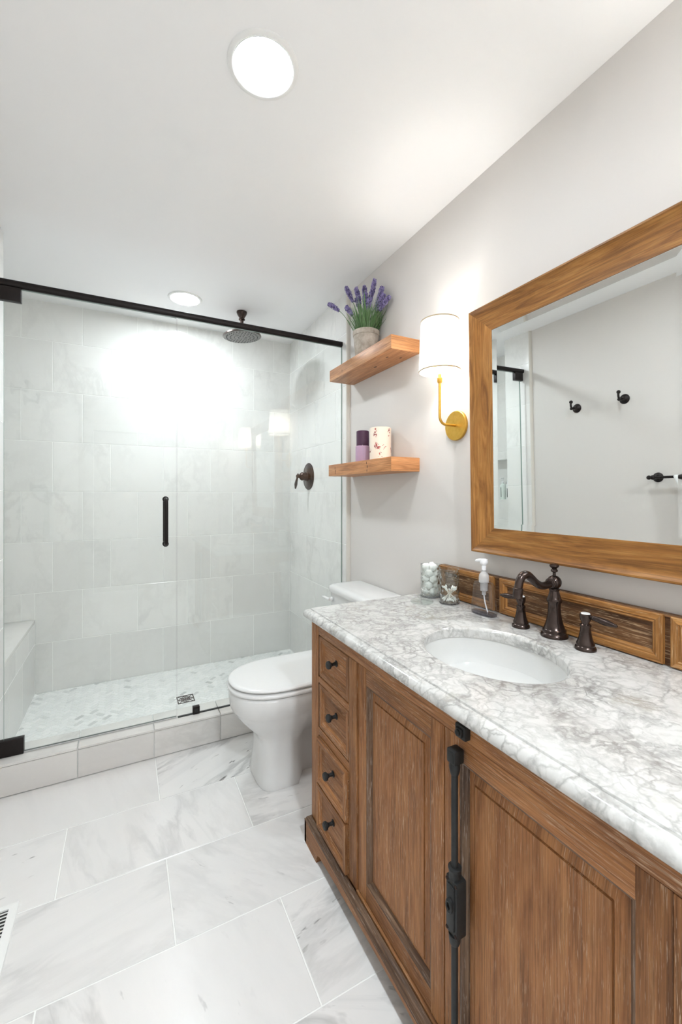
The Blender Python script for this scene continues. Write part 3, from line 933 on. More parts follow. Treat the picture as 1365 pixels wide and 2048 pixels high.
def door(y0, y1, z0, z1):
    """the panel is the door's own mesh; stiles, rails and moulding are its pieces"""
    X = XF + 0.005
    w = 0.043
    a0, a1, c0, c1 = y0 + w, y1 - w, z0 + 0.047, z1 - 0.047
    b = B(2)
    L = [rect_loop(a0, a1, c0, c1, q, x) for q, x in ((0.008, X + 0.016), (0.013, X + 0.0155), (0.031, X + 0.0095), (0.0315, X + 0.0115), (0.0335, X + 0.0115), (0.034, X + 0.0075))]
    b.loops(L, 'oak', True, False, True, g=2, smooth=False)
    d = b.obj('door', parent=t)
    for q0, q1 in ((z1 - 0.047, z1), (z0, z0 + 0.047)):
        b = B(1)
        b.box(X + 0.0005, X + 0.016, y0 + w, y1 - w, q0, q1, 'oak', 1, 0.0006)
        b.obj('rail', parent=d)
    for q0, q1 in ((y1 - w, y1), (y0, y0 + w)):
        b = B(2)
        b.box(X, X + 0.016, q0, q1, z0, z1, 'oak', 2, 0.001)
        b.obj('stile', parent=d)
    b = B(2)
    mitred(b, a0, a1, c0, c1, [(0, X + 0.001), (0.004, X + 0.002), (0.010, X + 0.010), (0.013, X + 0.0155)], 'oak_dark')
    b.obj('panel_moulding', parent=d, label='greyed moulding around the door panel')
    return d
door(0.6835, 1.0480, 0.1000, 0.7490)
d2 = door(0.2690, 0.6800, 0.1000, 0.7490)
BY = 0.6300
b = B(2)
b.tube([(0.5755, BY, 0.47), (0.5755, BY, 0.715)], 0.0066, 16, 'iron')
b.tube([(0.5755, BY, 0.10), (0.5755, BY, 0.40)], 0.0066, 16, 'iron')
b.obj('bolt_rod', parent=d2, label='long black cremone bolt rod')
b = B(2)
b.lathe([(0.008, 0.685), (0.0095, 0.69), (0.011, 0.70), (0.010, 0.708)], (0.5755, BY, 0), 16, 'iron')
b.box(0.565, 0.590, BY - 0.0115, BY + 0.0115, 0.708, 0.735, 'iron', bevel=0.003)
b.box(0.563, 0.568, BY - 0.008, BY + 0.008, 0.712, 0.731, 'iron', bevel=0.0015)
b.obj('bolt_guide', parent=d2, label='black top guide of the cremone bolt')
b = B(2)
lx = 0.567
b.box(lx, 0.592, BY - 0.0155, BY + 0.0155, 0.372, 0.482, 'iron', bevel=0.003)
b.box(lx - 0.003, lx + 0.002, BY - 0.0095, BY + 0.0095, 0.385, 0.470, 'iron', bevel=0.002)
b.lathe([(0.012, 0), (0.012, 0.004), (0.009, 0.006), (0.006, 0.005), (0.005, 0.001)], (lx - 0.003, BY, 0.432), 20, 'iron', VM, 1.2, 0.75)
b.lathe([(0.0115, 0.482), (0.0115, 0.497), (0.013, 0.499), (0.013, 0.503), (0.009, 0.504)], (0.576, BY, 0), 20, 'iron')
b.lathe([(0.009, 0.352), (0.011, 0.358), (0.012, 0.372)], (0.576, BY, 0), 20, 'iron')
for yy in (-0.012, 0.012):
    for zz in (0.379, 0.475):
        b.lathe([(0.0035, 0), (0.003, 0.0015), (0.001, 0.0018)], (lx, BY + yy, zz), 10, 'gap', VM)
b.obj('bolt_lock', parent=d2, label='black lock case of the cremone bolt')
b = B(2)
b.box(0.576, 0.592, BY - 0.028, BY + 0.000, 0.761, 0.788, 'iron', bevel=0.003)
b.box(0.571, 0.578, BY - 0.022, BY - 0.006, 0.766, 0.783, 'iron', bevel=0.003)
b.lathe([(0.006, 0), (0.006, 0.003), (0.004, 0.0035), (0.003, 0.002)], (0.571, BY - 0.014, 0.775), 14, 'iron', VM)
b.obj('bolt_strike', parent=t, label='black strike plate on the top rail')
# plinth with bracket feet
b = B(1)
half = [(1.388, 0.078), (1.388, 0.0), (1.286, 0.0), (1.284, 0.014), (1.278, 0.028), (1.264, 0.037), (1.235, 0.040), (1.18, 0.044), (1.10, 0.050), (1.0, 0.056), (0.90, 0.061), (0.79, 0.064)]
poly = half + [(2 * 0.79 - y, z) for y, z in reversed(half[:-1])]
b.prism(poly, 0, 0.5675, 0.588, 'oak', 1)
half = [(0.5675, 0.078), (0.5675, 0.0), (0.66, 0.0), (0.664, 0.018), (0.68, 0.03), (0.74, 0.036), (0.86, 0.050)]
poly = half + [(2 * 0.86 - x, z) for x, z in reversed(half[:-1])]
b.prism([(x, z) for x, z in poly], 1, 1.375, 1.3875, 'oak', 0)
b.prism([(x, z) for x, z in poly], 1, 2 * 0.79 - 1.3875, 2 * 0.79 - 1.375, 'oak', 0)
L = []
for d_, z in ((0.0, 0.077), (0.0, 0.080), (0.004, 0.083), (0.006, 0.088), (0.012, 0.092), (0.020, 0.094)):
    L.append([(1.15, 1.388 - d_, z), (0.567 + d_, 1.388 - d_, z), (0.567 + d_, 0.192 + d_, z), (1.15, 0.192 + d_, z)])
b.loops(L, 'oak_dark', False, g=1, smooth=False)
b.obj('plinth', parent=t)

# countertop with an oval opening
SX, SY = 0.846, 0.793
CX0, CX1, CY0, CY1 = 0.562, 1.1595, 0.178, 1.402
b = B(1)
def rrect(d, z, rad=0.016):
    pts = []
    x0, x1, y0, y1 = CX0 + d, CX1, CY0 + d, CY1 - d
    r_ = max(rad - d, 0.001)
    def arc(cx_, cy_, a0, a1, n=6):
        return [(cx_ + r_ * math.cos(R(a0 + (a1 - a0) * k / n)), cy_ + r_ * math.sin(R(a0 + (a1 - a0) * k / n))) for k in range(n + 1)]
    pts += [(x1, SY + (y1 - SY) * k / 8) for k in range(8)]
    pts += [(x1, y1)] + [(x1 + (x0 + r_ - x1) * k / 12, y1) for k in range(1, 12)]
    pts += arc(x0 + r_, y1 - r_, 90, 180)
    pts += [(x0, y1 - r_ + (y0 + r_ - (y1 - r_)) * k / 20) for k in range(1, 20)]
    pts += arc(x0 + r_, y0 + r_, 180, 270)
    pts += [(x0 + r_ + (x1 - x0 - r_) * k / 12, y0) for k in range(1, 12)] + [(x1, y0)]
    pts += [(x1, y0 + (SY - y0) * k / 8) for k in range(1, 8)]
    return [(x, y, z) for x, y in pts]
base = rrect(0.030, 0.83)
angs = [math.atan2((p[1] - SY) / 0.206, (p[0] - SX) / 0.164) for p in base]
N = len(base)
def ell(ax, ay, z):
    return [(SX + ax * math.cos(a), SY + ay * math.sin(a), z) for a in angs]
ins = [ell(0.153, 0.192, 0.800), ell(0.153, 0.192, 0.818), ell(0.1545, 0.1935, 0.823), ell(0.158, 0.1985, 0.8265), ell(0.1615, 0.203, 0.8285), ell(0.164, 0.206, 0.83)]
outs = [rrect(0.030, 0.83), rrect(0.024, 0.83), rrect(0.0225, 0.8265), rrect(0.019, 0.826), rrect(0.012, 0.8245), rrect(0.006, 0.821), rrect(0.002, 0.816), rrect(0.0, 0.810), rrect(0.001, 0.804), rrect(0.004, 0.8003)]
mid = []
for q in (0.25, 0.6):
    mid.append([tuple(a + (c_ - a) * q for a, c_ in zip(p, s_)) for p, s_ in zip(ins[-1], outs[0])])
b.loops(ins + mid + outs, 'carrara')
b.loops([ins[0], outs[-1]], 'carrara')
tag(b.obj('countertop', angle=30), 'white carrara marble countertop with an oval sink opening', 'countertop')

# sink
b = B()
n = 64
def e2(ax, ay, z, dx=0.0):
    return [(SX + dx + ax * math.cos(2 * PI * k / n), SY + ay * math.sin(2 * PI * k / n), z) for k in range(n)]
L = [e2(0.176, 0.216, 0.7995), e2(0.156, 0.195, 0.7995)]
for k in range(1, 13):
    q = k / 12
    s_ = math.cos(q * PI / 2) ** 0.62
    L.append(e2(0.156 * s_ + 0.022 * (1 - s_), 0.195 * s_ + 0.022 * (1 - s_), 0.7985 - 0.128 * math.sin(q * PI / 2) ** 1.0, 0.012 * q))
b.loops(L, 'basin', True, False, True)
L2 = [e2(0.176, 0.216, 0.7995), e2(0.176, 0.216, 0.79), e2(0.166, 0.205, 0.785), e2(0.15, 0.185, 0.735), e2(0.10, 0.13, 0.675), e2(0.03, 0.03, 0.655)]
b.loops(L2, 'basin', True, False, True)
sk = b.obj('sink_basin', angle=60)
tag(sk, 'white oval porcelain undermount sink bowl below marble counter', 'sink')
b = B()
b.lathe([(0.024, 0.6708), (0.022, 0.6735), (0.014, 0.6735), (0.012, 0.6725), (0.0001, 0.674)], (SX + 0.012, SY, 0), 24, 'bronze')
b.obj('sink_drain', parent=sk, label='bronze drain in the sink bowl')

# backsplash
t = thing('wood_backsplash', 'low weathered oak backsplash with framed panels behind the sink', 'backsplash', (0, 0, 0))
b = B(1)
b.box(1.140, 1.1585, 0.205, 1.327, 0.8305, 0.948, 'oak_splash', 1)
b.box(1.136, 1.1585, 0.205, 1.3275, 0.946, 0.952, 'oak_splash', 1, 0.001)
b.obj('back_board', parent=t)
for y0, y1 in ((1.046, 1.326), (0.5320, 1.0195), (0.206, 0.5165)):
    b = B(1)
    X = 1.140
    mitred(b, y0, y1, 0.833, 0.9505, [(0, X), (0.0, X - 0.010), (0.002, X - 0.0115), (0.015, X - 0.0105), (0.017, X - 0.0075), (0.021, X - 0.0085), (0.024, X - 0.006), (0.026, X)], 'oak_gold')
    b.obj('panel_frame', parent=t, label='golden oak frame raised on the backsplash')

# ------------------------------------------------------------------ faucet
t = thing('faucet', 'oil rubbed bronze widespread faucet with two lever handles behind sink', 'faucet', (1.090, 0.785, 0.83))
b = B()
b.lathe([(0.036, 0), (0.0365, 0.003), (0.035, 0.008), (0.031, 0.012), (0.0315, 0.016), (0.031, 0.021), (0.028, 0.024), (0.0225, 0.040), (0.0185, 0.06), (0.0165, 0.08), (0.0175, 0.096), (0.0205, 0.100), (0.021, 0.105), (0.0185, 0.109), (0.0155, 0.118), (0.0125, 0.130), (0.014, 0.132), (0.0145, 0.136), (0.012, 0.138)], seg=40, mat='bronze')
b.ball((0, 0, 0.1545), 0.0195, 28, 16, 'bronze')
b.lathe([(0.0045, 0.170), (0.004, 0.182), (0.009, 0.185), (0.0095, 0.189), (0.006, 0.193), (0.0095, 0.196), (0.0128, 0.200), (0.0125, 0.204), (0.007, 0.207), (0.0001, 0.208)], seg=24, mat='bronze')
b.obj('spout_body', parent=t)
b = B()
sp = [(-0.014, 0, 0.153), (-0.030, 0, 0.150), (-0.047, 0, 0.149), (-0.065, 0, 0.153), (-0.082, 0, 0.163), (-0.097, 0, 0.175), (-0.110, 0, 0.184), (-0.123, 0, 0.1865), (-0.135, 0, 0.181), (-0.143, 0, 0.170), (-0.147, 0, 0.157), (-0.149, 0, 0.150)]
def smooth_pts(P, n=4):
    P = [Vector(p) for p in P]
    out = []
    for i in range(len(P) - 1):
        a, b_, c_, d_ = P[max(i - 1, 0)], P[i], P[i + 1], P[min(i + 2, len(P) - 1)]
        for k in range(n):
            u = k / n
            out.append(0.5 * ((2 * b_) + (c_ - a) * u + (2 * a - 5 * b_ + 4 * c_ - d_) * u * u + (3 * b_ - a - 3 * c_ + d_) * u ** 3))
    return out + [P[-1]]
b.tube(smooth_pts(sp), 0.0108, 20, 'bronze')
b.lathe([(0.0135, -0.020), (0.013, -0.018), (0.0125, 0.0), (0.0135, 0.002), (0.0138, 0.005), (0.0112, 0.007)], (-0.1495, 0, 0.1465), 24, 'bronze', Matrix.Rotation(R(6), 4, 'Y'))
b.lathe([(0.0155, 0), (0.0155, 0.004), (0.0135, 0.006), (0.014, 0.009), (0.011, 0.011)], (-0.012, 0, 0.1535), 24, 'bronze', VM)
b.obj('spout', parent=t)
for sgn, px, py in ((1, 1.075, 0.8865), (-1, 1.0695, 0.6805)):
    lx, ly = px - 1.090, py - 0.785
    b = B()
    b.lathe([(0.0255, 0), (0.026, 0.003), (0.0245, 0.008), (0.0215, 0.011), (0.022, 0.016), (0.0205, 0.019), (0.0165, 0.030), (0.0135, 0.045), (0.012, 0.058), (0.0135, 0.061), (0.0135, 0.065), (0.0095, 0.068), (0.0095, 0.072), (0.0125, 0.077), (0.0138, 0.084), (0.0138, 0.092), (0.012, 0.0935)], (lx, ly, 0), 32, 'bronze')
    hb = b.obj('handle', parent=t)
    b = B()
    b.lathe([(0.0115, 0.0932), (0.010, 0.0955), (0.0001, 0.0962)], (lx, ly, 0), 24, 'porcelain', cap0=False)
    b.obj('handle_cap', parent=hb, label='white button on the handle')
    b = B()
    zz = 0.085
    b.tube([(lx, ly + sgn * q, zz + dz) for q, dz in ((0.010, 0.002), (0.018, 0.002), (0.020, 0.002), (0.024, 0.002), (0.036, 0.001), (0.050, -0.001), (0.064, -0.002), (0.074, -0.003), (0.077, -0.003), (0.080, -0.003))], [0.005, 0.005, 0.0065, 0.0065, 0.0078, 0.0085, 0.0068, 0.0042, 0.0046, 0.002], 16, 'bronze')
    b.obj('lever', parent=hb)

# ------------------------------------------------------------------ mirror
t = thing('wall_mirror', 'large rectangular mirror in a wide honey-coloured wood frame', 'mirror', (1.102, 0.7525, 1.4565), (0, -R(0.9), 0))
HY_, HZ_ = 0.3645, 0.4235
b = B(2)
prof = [(0.0, 0.046), (0.0, -0.010), (0.002, -0.012), (0.006, -0.012), (0.008, -0.010), (0.030, -0.001), (0.050, 0.004), (0.068, 0.0065), (0.082, 0.0075), (0.086, 0.0075), (0.087, 0.012)]
cs = [(-HY_, -HZ_, 1, 1), (HY_, -HZ_, -1, 1), (HY_, HZ_, -1, -1), (-HY_, HZ_, 1, -1)]
for k in range(4):
    A, C = cs[k], cs[(k + 1) % 4]
    L = [[(x, A[0] + A[2] * d, A[1] + A[3] * d), (x, C[0] + C[2] * d, C[1] + C[3] * d)] for d, x in prof]
    b.loops(L, 'frame', False, g=1 if k % 2 == 0 else 2, smooth=True)
b.obj('mirror_frame', parent=t, angle=25)
b = B(2)
i0 = 0.0865
L = [[(x, -HY_ + d, -HZ_ + d), (x, HY_ - d, -HZ_ + d), (x, HY_ - d, HZ_ - d), (x, -HY_ + d, HZ_ - d)] for d, x in ((i0, 0.0093), (i0 + 0.020, 0.0100))]
b.loops(L, 'mirror', True, False, True, smooth=False)
b.obj('mirror_glass', parent=t, angle=0.2)

# ------------------------------------------------------------------ sconces
def sconce(y, label):
    t = thing('wall_sconce', label, 'wall lamp', (XR, y, 1.505), group=None)
    b = B()
    b.lathe([(0.058, 0.0), (0.058, 0.010), (0.056, 0.012), (0.0001, 0.012)], seg=48, mat='brass', mtx=VM)
    b.obj('back_plate', parent=t)
    b = B()
    pts = [(-0.012, 0, 0)]
    for k in range(9):
        a = PI / 2 * k / 8
        pts.append((-0.058 - 0.030 * math.sin(a), 0, 0.030 - 0.030 * math.cos(a)))
    pts += [(-0.088, 0, 0.06), (-0.088, 0, 0.10), (-0.088, 0, 0.165)]
    b.tube(pts, 0.0050, 16, 'brass')
    b.lathe([(0.0075, 0.158), (0.0095, 0.162), (0.0095, 0.176), (0.007, 0.178), (0.007, 0.19)], (-0.088, 0, 0), 20, 'brass')
    b.lathe([(0.007, 0.19), (0.010, 0.20), (0.011, 0.238)], (-0.088, 0, 0), 20, 'porcelain')
    b.obj('arm', parent=t)
    b = B()
    zb, zt, rb, rt = 0.202, 0.392, 0.0785, 0.0715
    b.lathe([(rb, zb), (rb * .5 + rt * .5, (zb + zt) / 2), (rt, zt)], (-0.088, 0, 0), 64, 'shade', cap0=False, cap1=False)
    sh = b.obj('lamp_shade', parent=t)
    for rr_, zz in ((rb, zb), (rt, zt)):
        b = B()
        b.lathe([(rr_ + 0.0006, zz - 0.0025), (rr_ + 0.0012, zz), (rr_ + 0.0006, zz + 0.0025), (rr_ - 0.0012, zz + 0.0025), (rr_ - 0.0012, zz - 0.0025), (rr_ + 0.0006, zz - 0.0025)], (-0.088, 0, 0), 64, 'shaderim', cap0=False, cap1=False)
        b.obj('shade_rim', parent=sh)
    b = B()
    b.ball((-0.088, 0, 0.275), 0.030, 20, 12, 'bulb', sz=1.15)
    b.obj('bulb', parent=t)
    b = B()
    for a in (0, 2 * PI / 3, 4 * PI / 3):
        b.tube([(-0.088 + 0.010 * math.cos(a), 0.010 * math.sin(a), 0.222), (-0.088 + 0.0765 * math.cos(a), 0.0765 * math.sin(a), 0.232)], 0.0013, 6, 'brass')
    b.obj('shade_spider', parent=t)
    return t
sconce(1.255, 'lit brass wall sconce with white drum shade between shelves and mirror')
sconce(0.250, 'lit brass wall sconce with white drum shade beyond the mirror, seen only reflected')

# ------------------------------------------------------------------ shelves
def shelf(z0, z1, y1, label, knots):
    t = thing('floating_shelf', label, 'shelf', (0, 0, 0))
    b = B(1)
    b.box(1.0085, 1.1598, 1.4915, y1, z0, z1, 'pine', 1, 0.0012)
    b.obj('plank', parent=t)
    b = B(1)
    for (y, z, r_, k) in knots:
        if k == 'f':
            b.lathe([(r_, 0), (r_ * 0.6, 0.0006), (0.0001, 0.0008)], (1.0085, y, z), 12, 'knot', VM, 1.6, 0.7)
        else:
            b.lathe([(r_, 0), (r_ * 0.6, 0.0006), (0.0001, 0.0008)], (z, y, z0), 14, 'knot', Matrix.Rotation(PI, 4, 'X'), 0.8, 1.5)
    b.obj('knots', parent=t, kind='stuff')
shelf(1.8605, 1.921, 2.098, 'upper floating pine shelf carrying the lavender pot', [(1.60, 1.06, 0.006, 'b'), (1.75, 1.09, 0.008, 'b'), (1.58, 1.12, 0.006, 'b'), (1.95, 1.885, 0.004, 'f')])
shelf(1.3365, 1.398, 2.112, 'lower floating pine shelf carrying the three candles', [(2.03, 1.350, 0.004, 'f'), (2.028, 1.362, 0.005, 'f'), (2.033, 1.378, 0.004, 'f'), (1.695, 1.348, 0.004, 'f'), (1.692, 1.366, 0.005, 'f'), (1.698, 1.384, 0.004, 'f')])

# lavender
PX, PY, PZ = 1.0845, 1.830, 1.9212
t = thing('potted_lavender', 'lavender in a weathered grey pot on the upper shelf', 'potted plant', (PX, PY, PZ))
b = B()
b.lathe([(0.050, 0), (0.052, 0.004), (0.054, 0.012), (0.0535, 0.016), (0.0555, 0.020), (0.060, 0.07), (0.0635, 0.105), (0.0645, 0.108), (0.0635, 0.112), (0.0665, 0.114), (0.0685, 0.128), (0.068, 0.136), (0.0655, 0.138), (0.0615, 0.136), (0.060, 0.12)], seg=48, mat='pot', cap1=False)
b.obj('pot', parent=t)
b = B()
b.lathe([(0.0605, 0.122), (0.03, 0.126), (0.0001, 0.128)], seg=24, mat='soil', cap0=False, cap1=False)
b.obj('soil', parent=t)
b = B()
rg = random.Random(3)
for k in range(480):
    a = rg.uniform(0, 2 * PI)
    r0 = 0.050 * math.sqrt(rg.random())
    x, y = r0 * math.cos(a), r0 * math.sin(a)
    lean = rg.uniform(0.05, 0.5) * (0.4 + r0 / 0.05)
    L_ = rg.uniform(0.065, 0.15) if k < 300 else rg.uniform(0.12, 0.20)
    if k >= 300: lean *= 0.7
    a2 = a + rg.uniform(-0.6, 0.6)
    d = Vector((math.cos(a2) * lean, math.sin(a2) * lean, 1)).normalized()
    side = Vector((-math.sin(a2 + rg.uniform(-1, 1)), math.cos(a2), 0)).normalized()
    wd = rg.uniform(0.0016, 0.003)
    pr = []
    for q in range(5):
        u = q / 4
        p = Vector((x, y, 0.124)) + d * L_ * u + Vector((math.cos(a2), math.sin(a2), -0.6)) * 0.018 * u * u
        if PX + p.x > XR - 0.004: p.x = XR - 0.004 - PX
        w_ = wd * (1 - u) ** 0.6 * (0.6 + u)
        pr.append([p - side * w_, p + side * w_])
    b.loops(pr, 'leaf' if rg.random() < 0.62 else 'leaf2', False)
b.obj('foliage', parent=t, kind='stuff')
spikes = [(-0.055, 0.112, 0.400, 0.125, 0), (-0.035, 0.044, 0.372, 0.115, 0), (-0.004, 0.011, 0.374, 0.115, 0), (0.006, -0.074, 0.372, 0.12, 0), (0.012, -0.04, 0.335, 0.11, 0),
          (0.036, -0.098, 0.332, 0.115, 0), (0.045, -0.144, 0.268, 0.10, 0), (0.03, -0.12, 0.285, 0.10, 0), (-0.13, 0.165, 0.320, 0.11, 0), (-0.065, 0.092, 0.288, 0.085, 0),
          (-0.02, -0.03, 0.318, 0.10, 0), (0.02, 0.03, 0.330, 0.10, 0), (0.04, 0.07, 0.315, 0.10, 0), (-0.015, 0.075, 0.335, 0.11, 0), (-0.03, -0.085, 0.265, 0.09, 0)]
for (sx_, sy_, topz, ln, lean) in spikes:
    base_ = Vector((sx_ * 0.3, sy_ * 0.22, 0.125))
    top = Vector((sx_, sy_, topz))
    if PX + top.x > XR - 0.015: top.x = XR - 0.015 - PX
    mid_ = base_.lerp(top, 0.5) + Vector((rg.uniform(-.006, .006), -sy_ * 0.14 + rg.uniform(-.006, .006), 0.014))
    P = smooth_pts([base_, mid_, top], 8)
    b = B()
    b.tube(P, 0.0014, 6, 'leaf')
    tot = (top - mid_).length
    n_ = 15
    for q in range(n_):
        u = 1 - (q / (n_ - 1)) * min(0.95, 0.8 * ln / max(tot, 0.01))
        i_ = 8 + u * 8
        k0 = min(int(i_), len(P) - 2)
        c_ = P[k0].lerp(P[k0 + 1], i_ - k0)
        dr = (P[k0 + 1] - P[k0]).normalized()
        pr_ = 0.0036 + 0.0062 * math.sin(PI * (0.18 + 0.75 * q / (n_ - 1)))
        e1 = dr.orthogonal().normalized(); e2_ = dr.cross(e1)
        for w_ in range(6):
            a = 2 * PI * (w_ + 0.5 * (q % 2) + 0.3 * rg.random()) / 6
            pc = c_ + (e1 * math.cos(a) + e2_ * math.sin(a)) * pr_ * rg.uniform(0.8, 1.2)
            if PX + pc.x > XR - 0.003: continue
            b.ball(pc, 0.0024 + 0.0022 * rg.random(), 6, 4, rg.choice(['bloom', 'bloom', 'bloom2', 'bloom3']), sz=1.3)
        b.ball(c_, pr_ * 0.55, 7, 5, 'bloom3')
    b.obj('flower_spike', parent=t)

# candles
def candle(x, y, r_, h_, mat, label):
    t = thing('pillar_candle', label, 'candle', (x, y, 1.3982))
    b = B()
    b.lathe([(r_ - 0.002, 0), (r_, 0.002), (r_, h_ - 0.003), (r_ - 0.003, h_), (r_ * 0.7, h_ - 0.001), (0.004, h_ - 0.003), (0.0001, h_ - 0.003)], seg=48, mat=mat)
    b.obj('wax', parent=t)
    b = B()
    b.tube([(0, 0, h_ - 0.004), (0.0005, 0, h_ + 0.006)], 0.0012, 6, 'swabstick')
    b.obj('wick', parent=t)
    return t
candle(1.068, 1.838, 0.0355, 0.082, 'wax_lilac', 'short lilac pillar candle at the shower end of lower shelf')
candle(1.108, 1.905, 0.0330, 0.170, 'wax_plum', 'tall dark plum candle behind the lilac one')
ct = candle(1.092, 1.708, 0.0520, 0.157, 'wax_cream', 'wide cream candle with pressed pink flowers')
b = B()
rg = random.Random(5)
def petal(ang, z, r_, mat, asp=1.0):
    R_ = 0.0521
    p = Vector((R_ * math.cos(ang), R_ * math.sin(ang), z))
    T = Matrix.Translation(p) @ Matrix.Rotation(ang, 4, 'Z') @ Matrix.Rotation(R(90), 4, 'Y') @ Matrix.Rotation(rg.uniform(0, PI), 4, 'Z')
    b.lathe([(r_, 0.0), (r_ * 0.6, 0.0004), (0.0001, 0.0005)], (0, 0, 0), 7, mat, T, 1.0, asp, cap0=False)
fa = math.atan2(-1.708, -1.092)          # towards the viewer
for (da, z, n_, sp_, szz) in ((0.45, 0.128, 16, 0.22, 0.0045), (-0.85, 0.132, 10, 0.16, 0.0038), (0.30, 0.062, 26, 0.30, 0.0042), (-0.35, 0.066, 7, 0.22, 0.0028), (0.05, 0.03, 8, 0.15, 0.003), (1.2, 0.04, 8, 0.2, 0.004), (-1.3, 0.05, 10, 0.2, 0.004)):
    for k in range(n_):
        petal(fa - da + rg.gauss(0, sp_ * 0.5), z + rg.gauss(0, 0.0075), szz * rg.uniform(0.5, 1.2), rg.choice(['petal', 'petal', 'petal2']), rg.uniform(0.5, 0.9))
b.obj('pressed_flowers', parent=ct, kind='stuff')

# ------------------------------------------------------------------ counter-top things
ZT = 0.8302
def jar(x, y, r_, h_, mat, label, rimw=0.0):
    t = thing('glass_jar', label, 'jar', (x, y, ZT))
    b = B()
    b.lathe([(r_ - 0.004, 0), (r_, 0.003), (r_, h_ - 0.004), (r_ + rimw, h_ - 0.002), (r_ + rimw, h_), (r_ - 0.002, h_), (r_ - 0.0025, h_ - 0.006), (r_ - 0.0025, 0.007), (0.0001, 0.006)], seg=48, mat=mat, cap1=False)
    b.obj('jar_body', parent=t, angle=60)
    b = B()
    b.lathe([(r_ - 0.004, -0.0001), (r_ + 0.0006, 0.0025), (r_ + 0.0006, 0.005), (r_ - 0.001, 0.006)], seg=48, mat='soapbase', cap0=False, cap1=False)
    b.obj('jar_foot', parent=t)
    return t
J1 = (1.078, 1.318); J2 = (1.0735, 1.203)
jar(*J1, 0.0385, 0.128, 'jarpat', 'dimpled clear glass jar filled with cotton balls')
jar(*J2, 0.0365, 0.128, 'jarpat', 'clear etched glass jar of cotton swabs in front of the backsplash')
rg = random.Random(11)
balls = [(-0.0155, 0.009), (0.0155, 0.009), (0.0, -0.018)]
proto = None
for lay in range(5):
    for k, (dx, dy) in enumerate(balls):
        a = lay * 1.05
        x = J1[0] + dx * math.cos(a) - dy * math.sin(a); y = J1[1] + dx * math.sin(a) + dy * math.cos(a)
        z = ZT + 0.024 + lay * 0.0235
        if proto is None:
            b = B()
            b.ball((0, 0, 0), 0.0155, 14, 10, 'cotton')
            for v in b.bm.verts:
                v.co *= 1 + 0.09 * math.sin(v.co.x * 420) * math.sin(v.co.y * 380 + 1) + 0.05 * math.sin(v.co.z * 500)
            proto = tag(b.obj('cotton_ball'), 'fluffy white cotton ball inside the dimpled glass jar', 'cotton ball', 'cotton balls in the jar')
            o = proto
        else:
            o = proto.copy(); COL.objects.link(o)
        o.location = (x, y, z)
        o.rotation_euler = (rg.uniform(0, 6), rg.uniform(0, 6), rg.uniform(0, 6))
proto = None
for k in range(16):
    a = 2 * PI * k / 16 + rg.uniform(-0.1, 0.1)
    lay = k % 4
    base_ = Vector((0.026 * math.cos(a), 0.026 * math.sin(a), 0.0105 + 0.0015 * lay))
    a2 = a + PI + rg.uniform(-0.45, 0.45)
    top = Vector((0.0285 * math.cos(a2), 0.0285 * math.sin(a2), 0.058 + 0.002 * lay))
    d = (top - base_).normalized()
    if proto is None:
        t0 = thing('cotton_swab', 'white cotton swab leaning in the etched glass jar', 'cotton swab', group='cotton swabs in the jar')
        b = B(); b.tube([(0, 0, 0.004), (0, 0, 0.066)], 0.0011, 6, 'swabstick'); b.obj('stick', parent=t0)
        for zz in (0.006, 0.065):
            b = B()
            b.ball((0, 0, zz), 0.0032, 8, 8, 'cotton', sz=2.0)
            b.obj('cotton_tip', parent=t0)
        proto = t0
        o = t0
    else:
        o = dup(proto, (0, 0, 0), proto['label'], proto['group'])
    o.location = Vector((J2[0], J2[1], ZT)) + base_
    o.rotation_euler = Vector((0, 0, 1)).rotation_difference(d).to_euler()
# loose glass lid lying on the counter
t = thing('jar_lid', 'round clear glass jar lid lying on the marble beside the jars', 'lid', (0.992, 1.262, ZT))
b = B()
b.lathe([(0.042, 0.0), (0.043, 0.003), (0.042, 0.006), (0.036, 0.009), (0.020, 0.013), (0.010, 0.014)], seg=48, mat='jar', cap0=True, cap1=False)
b.obj('lid_disc', parent=t)
b = B()
b.lathe([(0.006, 0.0135), (0.005, 0.017), (0.010, 0.021), (0.011, 0.026), (0.007, 0.030), (0.0001, 0.031)], seg=24, mat='jar', cap0=False)
b.obj('lid_knob', parent=t)
# soap dispenser
t = thing('soap_dispenser', 'clear foaming soap dispenser with white pump beside the faucet', 'soap dispenser', (1.077, 1.037, ZT))
b = B()
def oval(ax, ay, z, n=40, e=2.6):
    out = []
    for k in range(n):
        a = 2 * PI * k / n
        ca, sa = math.cos(a), math.sin(a)
        out.append((ax * math.copysign(abs(ca) ** (2 / e), ca), ay * math.copysign(abs(sa) ** (2 / e), sa), z))
    return out
b.loops([oval(0.021, 0.047, 0.004), oval(0.0235, 0.0505, 0.008), oval(0.023, 0.049, 0.03), oval(0.020, 0.043, 0.085), oval(0.0185, 0.0405, 0.103), oval(0.016, 0.034, 0.109), oval(0.0135, 0.018, 0.112), oval(0.013, 0.0135, 0.113)], 'soapglass', True, False, False)
b.obj('bottle_body', parent=t, angle=70)
b = B()
b.loops([oval(0.019, 0.045, 0.0), oval(0.0225, 0.0495, 0.003), oval(0.0225, 0.0495, 0.007), oval(0.018, 0.044, 0.009)], 'soapbase', True, True, True)
b.obj('bottle_base', parent=t, label='thick dark-looking base of the bottle')
b = B()
b.lathe([(0.0165, 0.108), (0.017, 0.110), (0.017, 0.126), (0.0155, 0.134), (0.011, 0.141), (0.0065, 0.144), (0.0065, 0.160)], seg=32, mat='clearplastic')
b.obj('pump_dome', parent=t)
b = B()
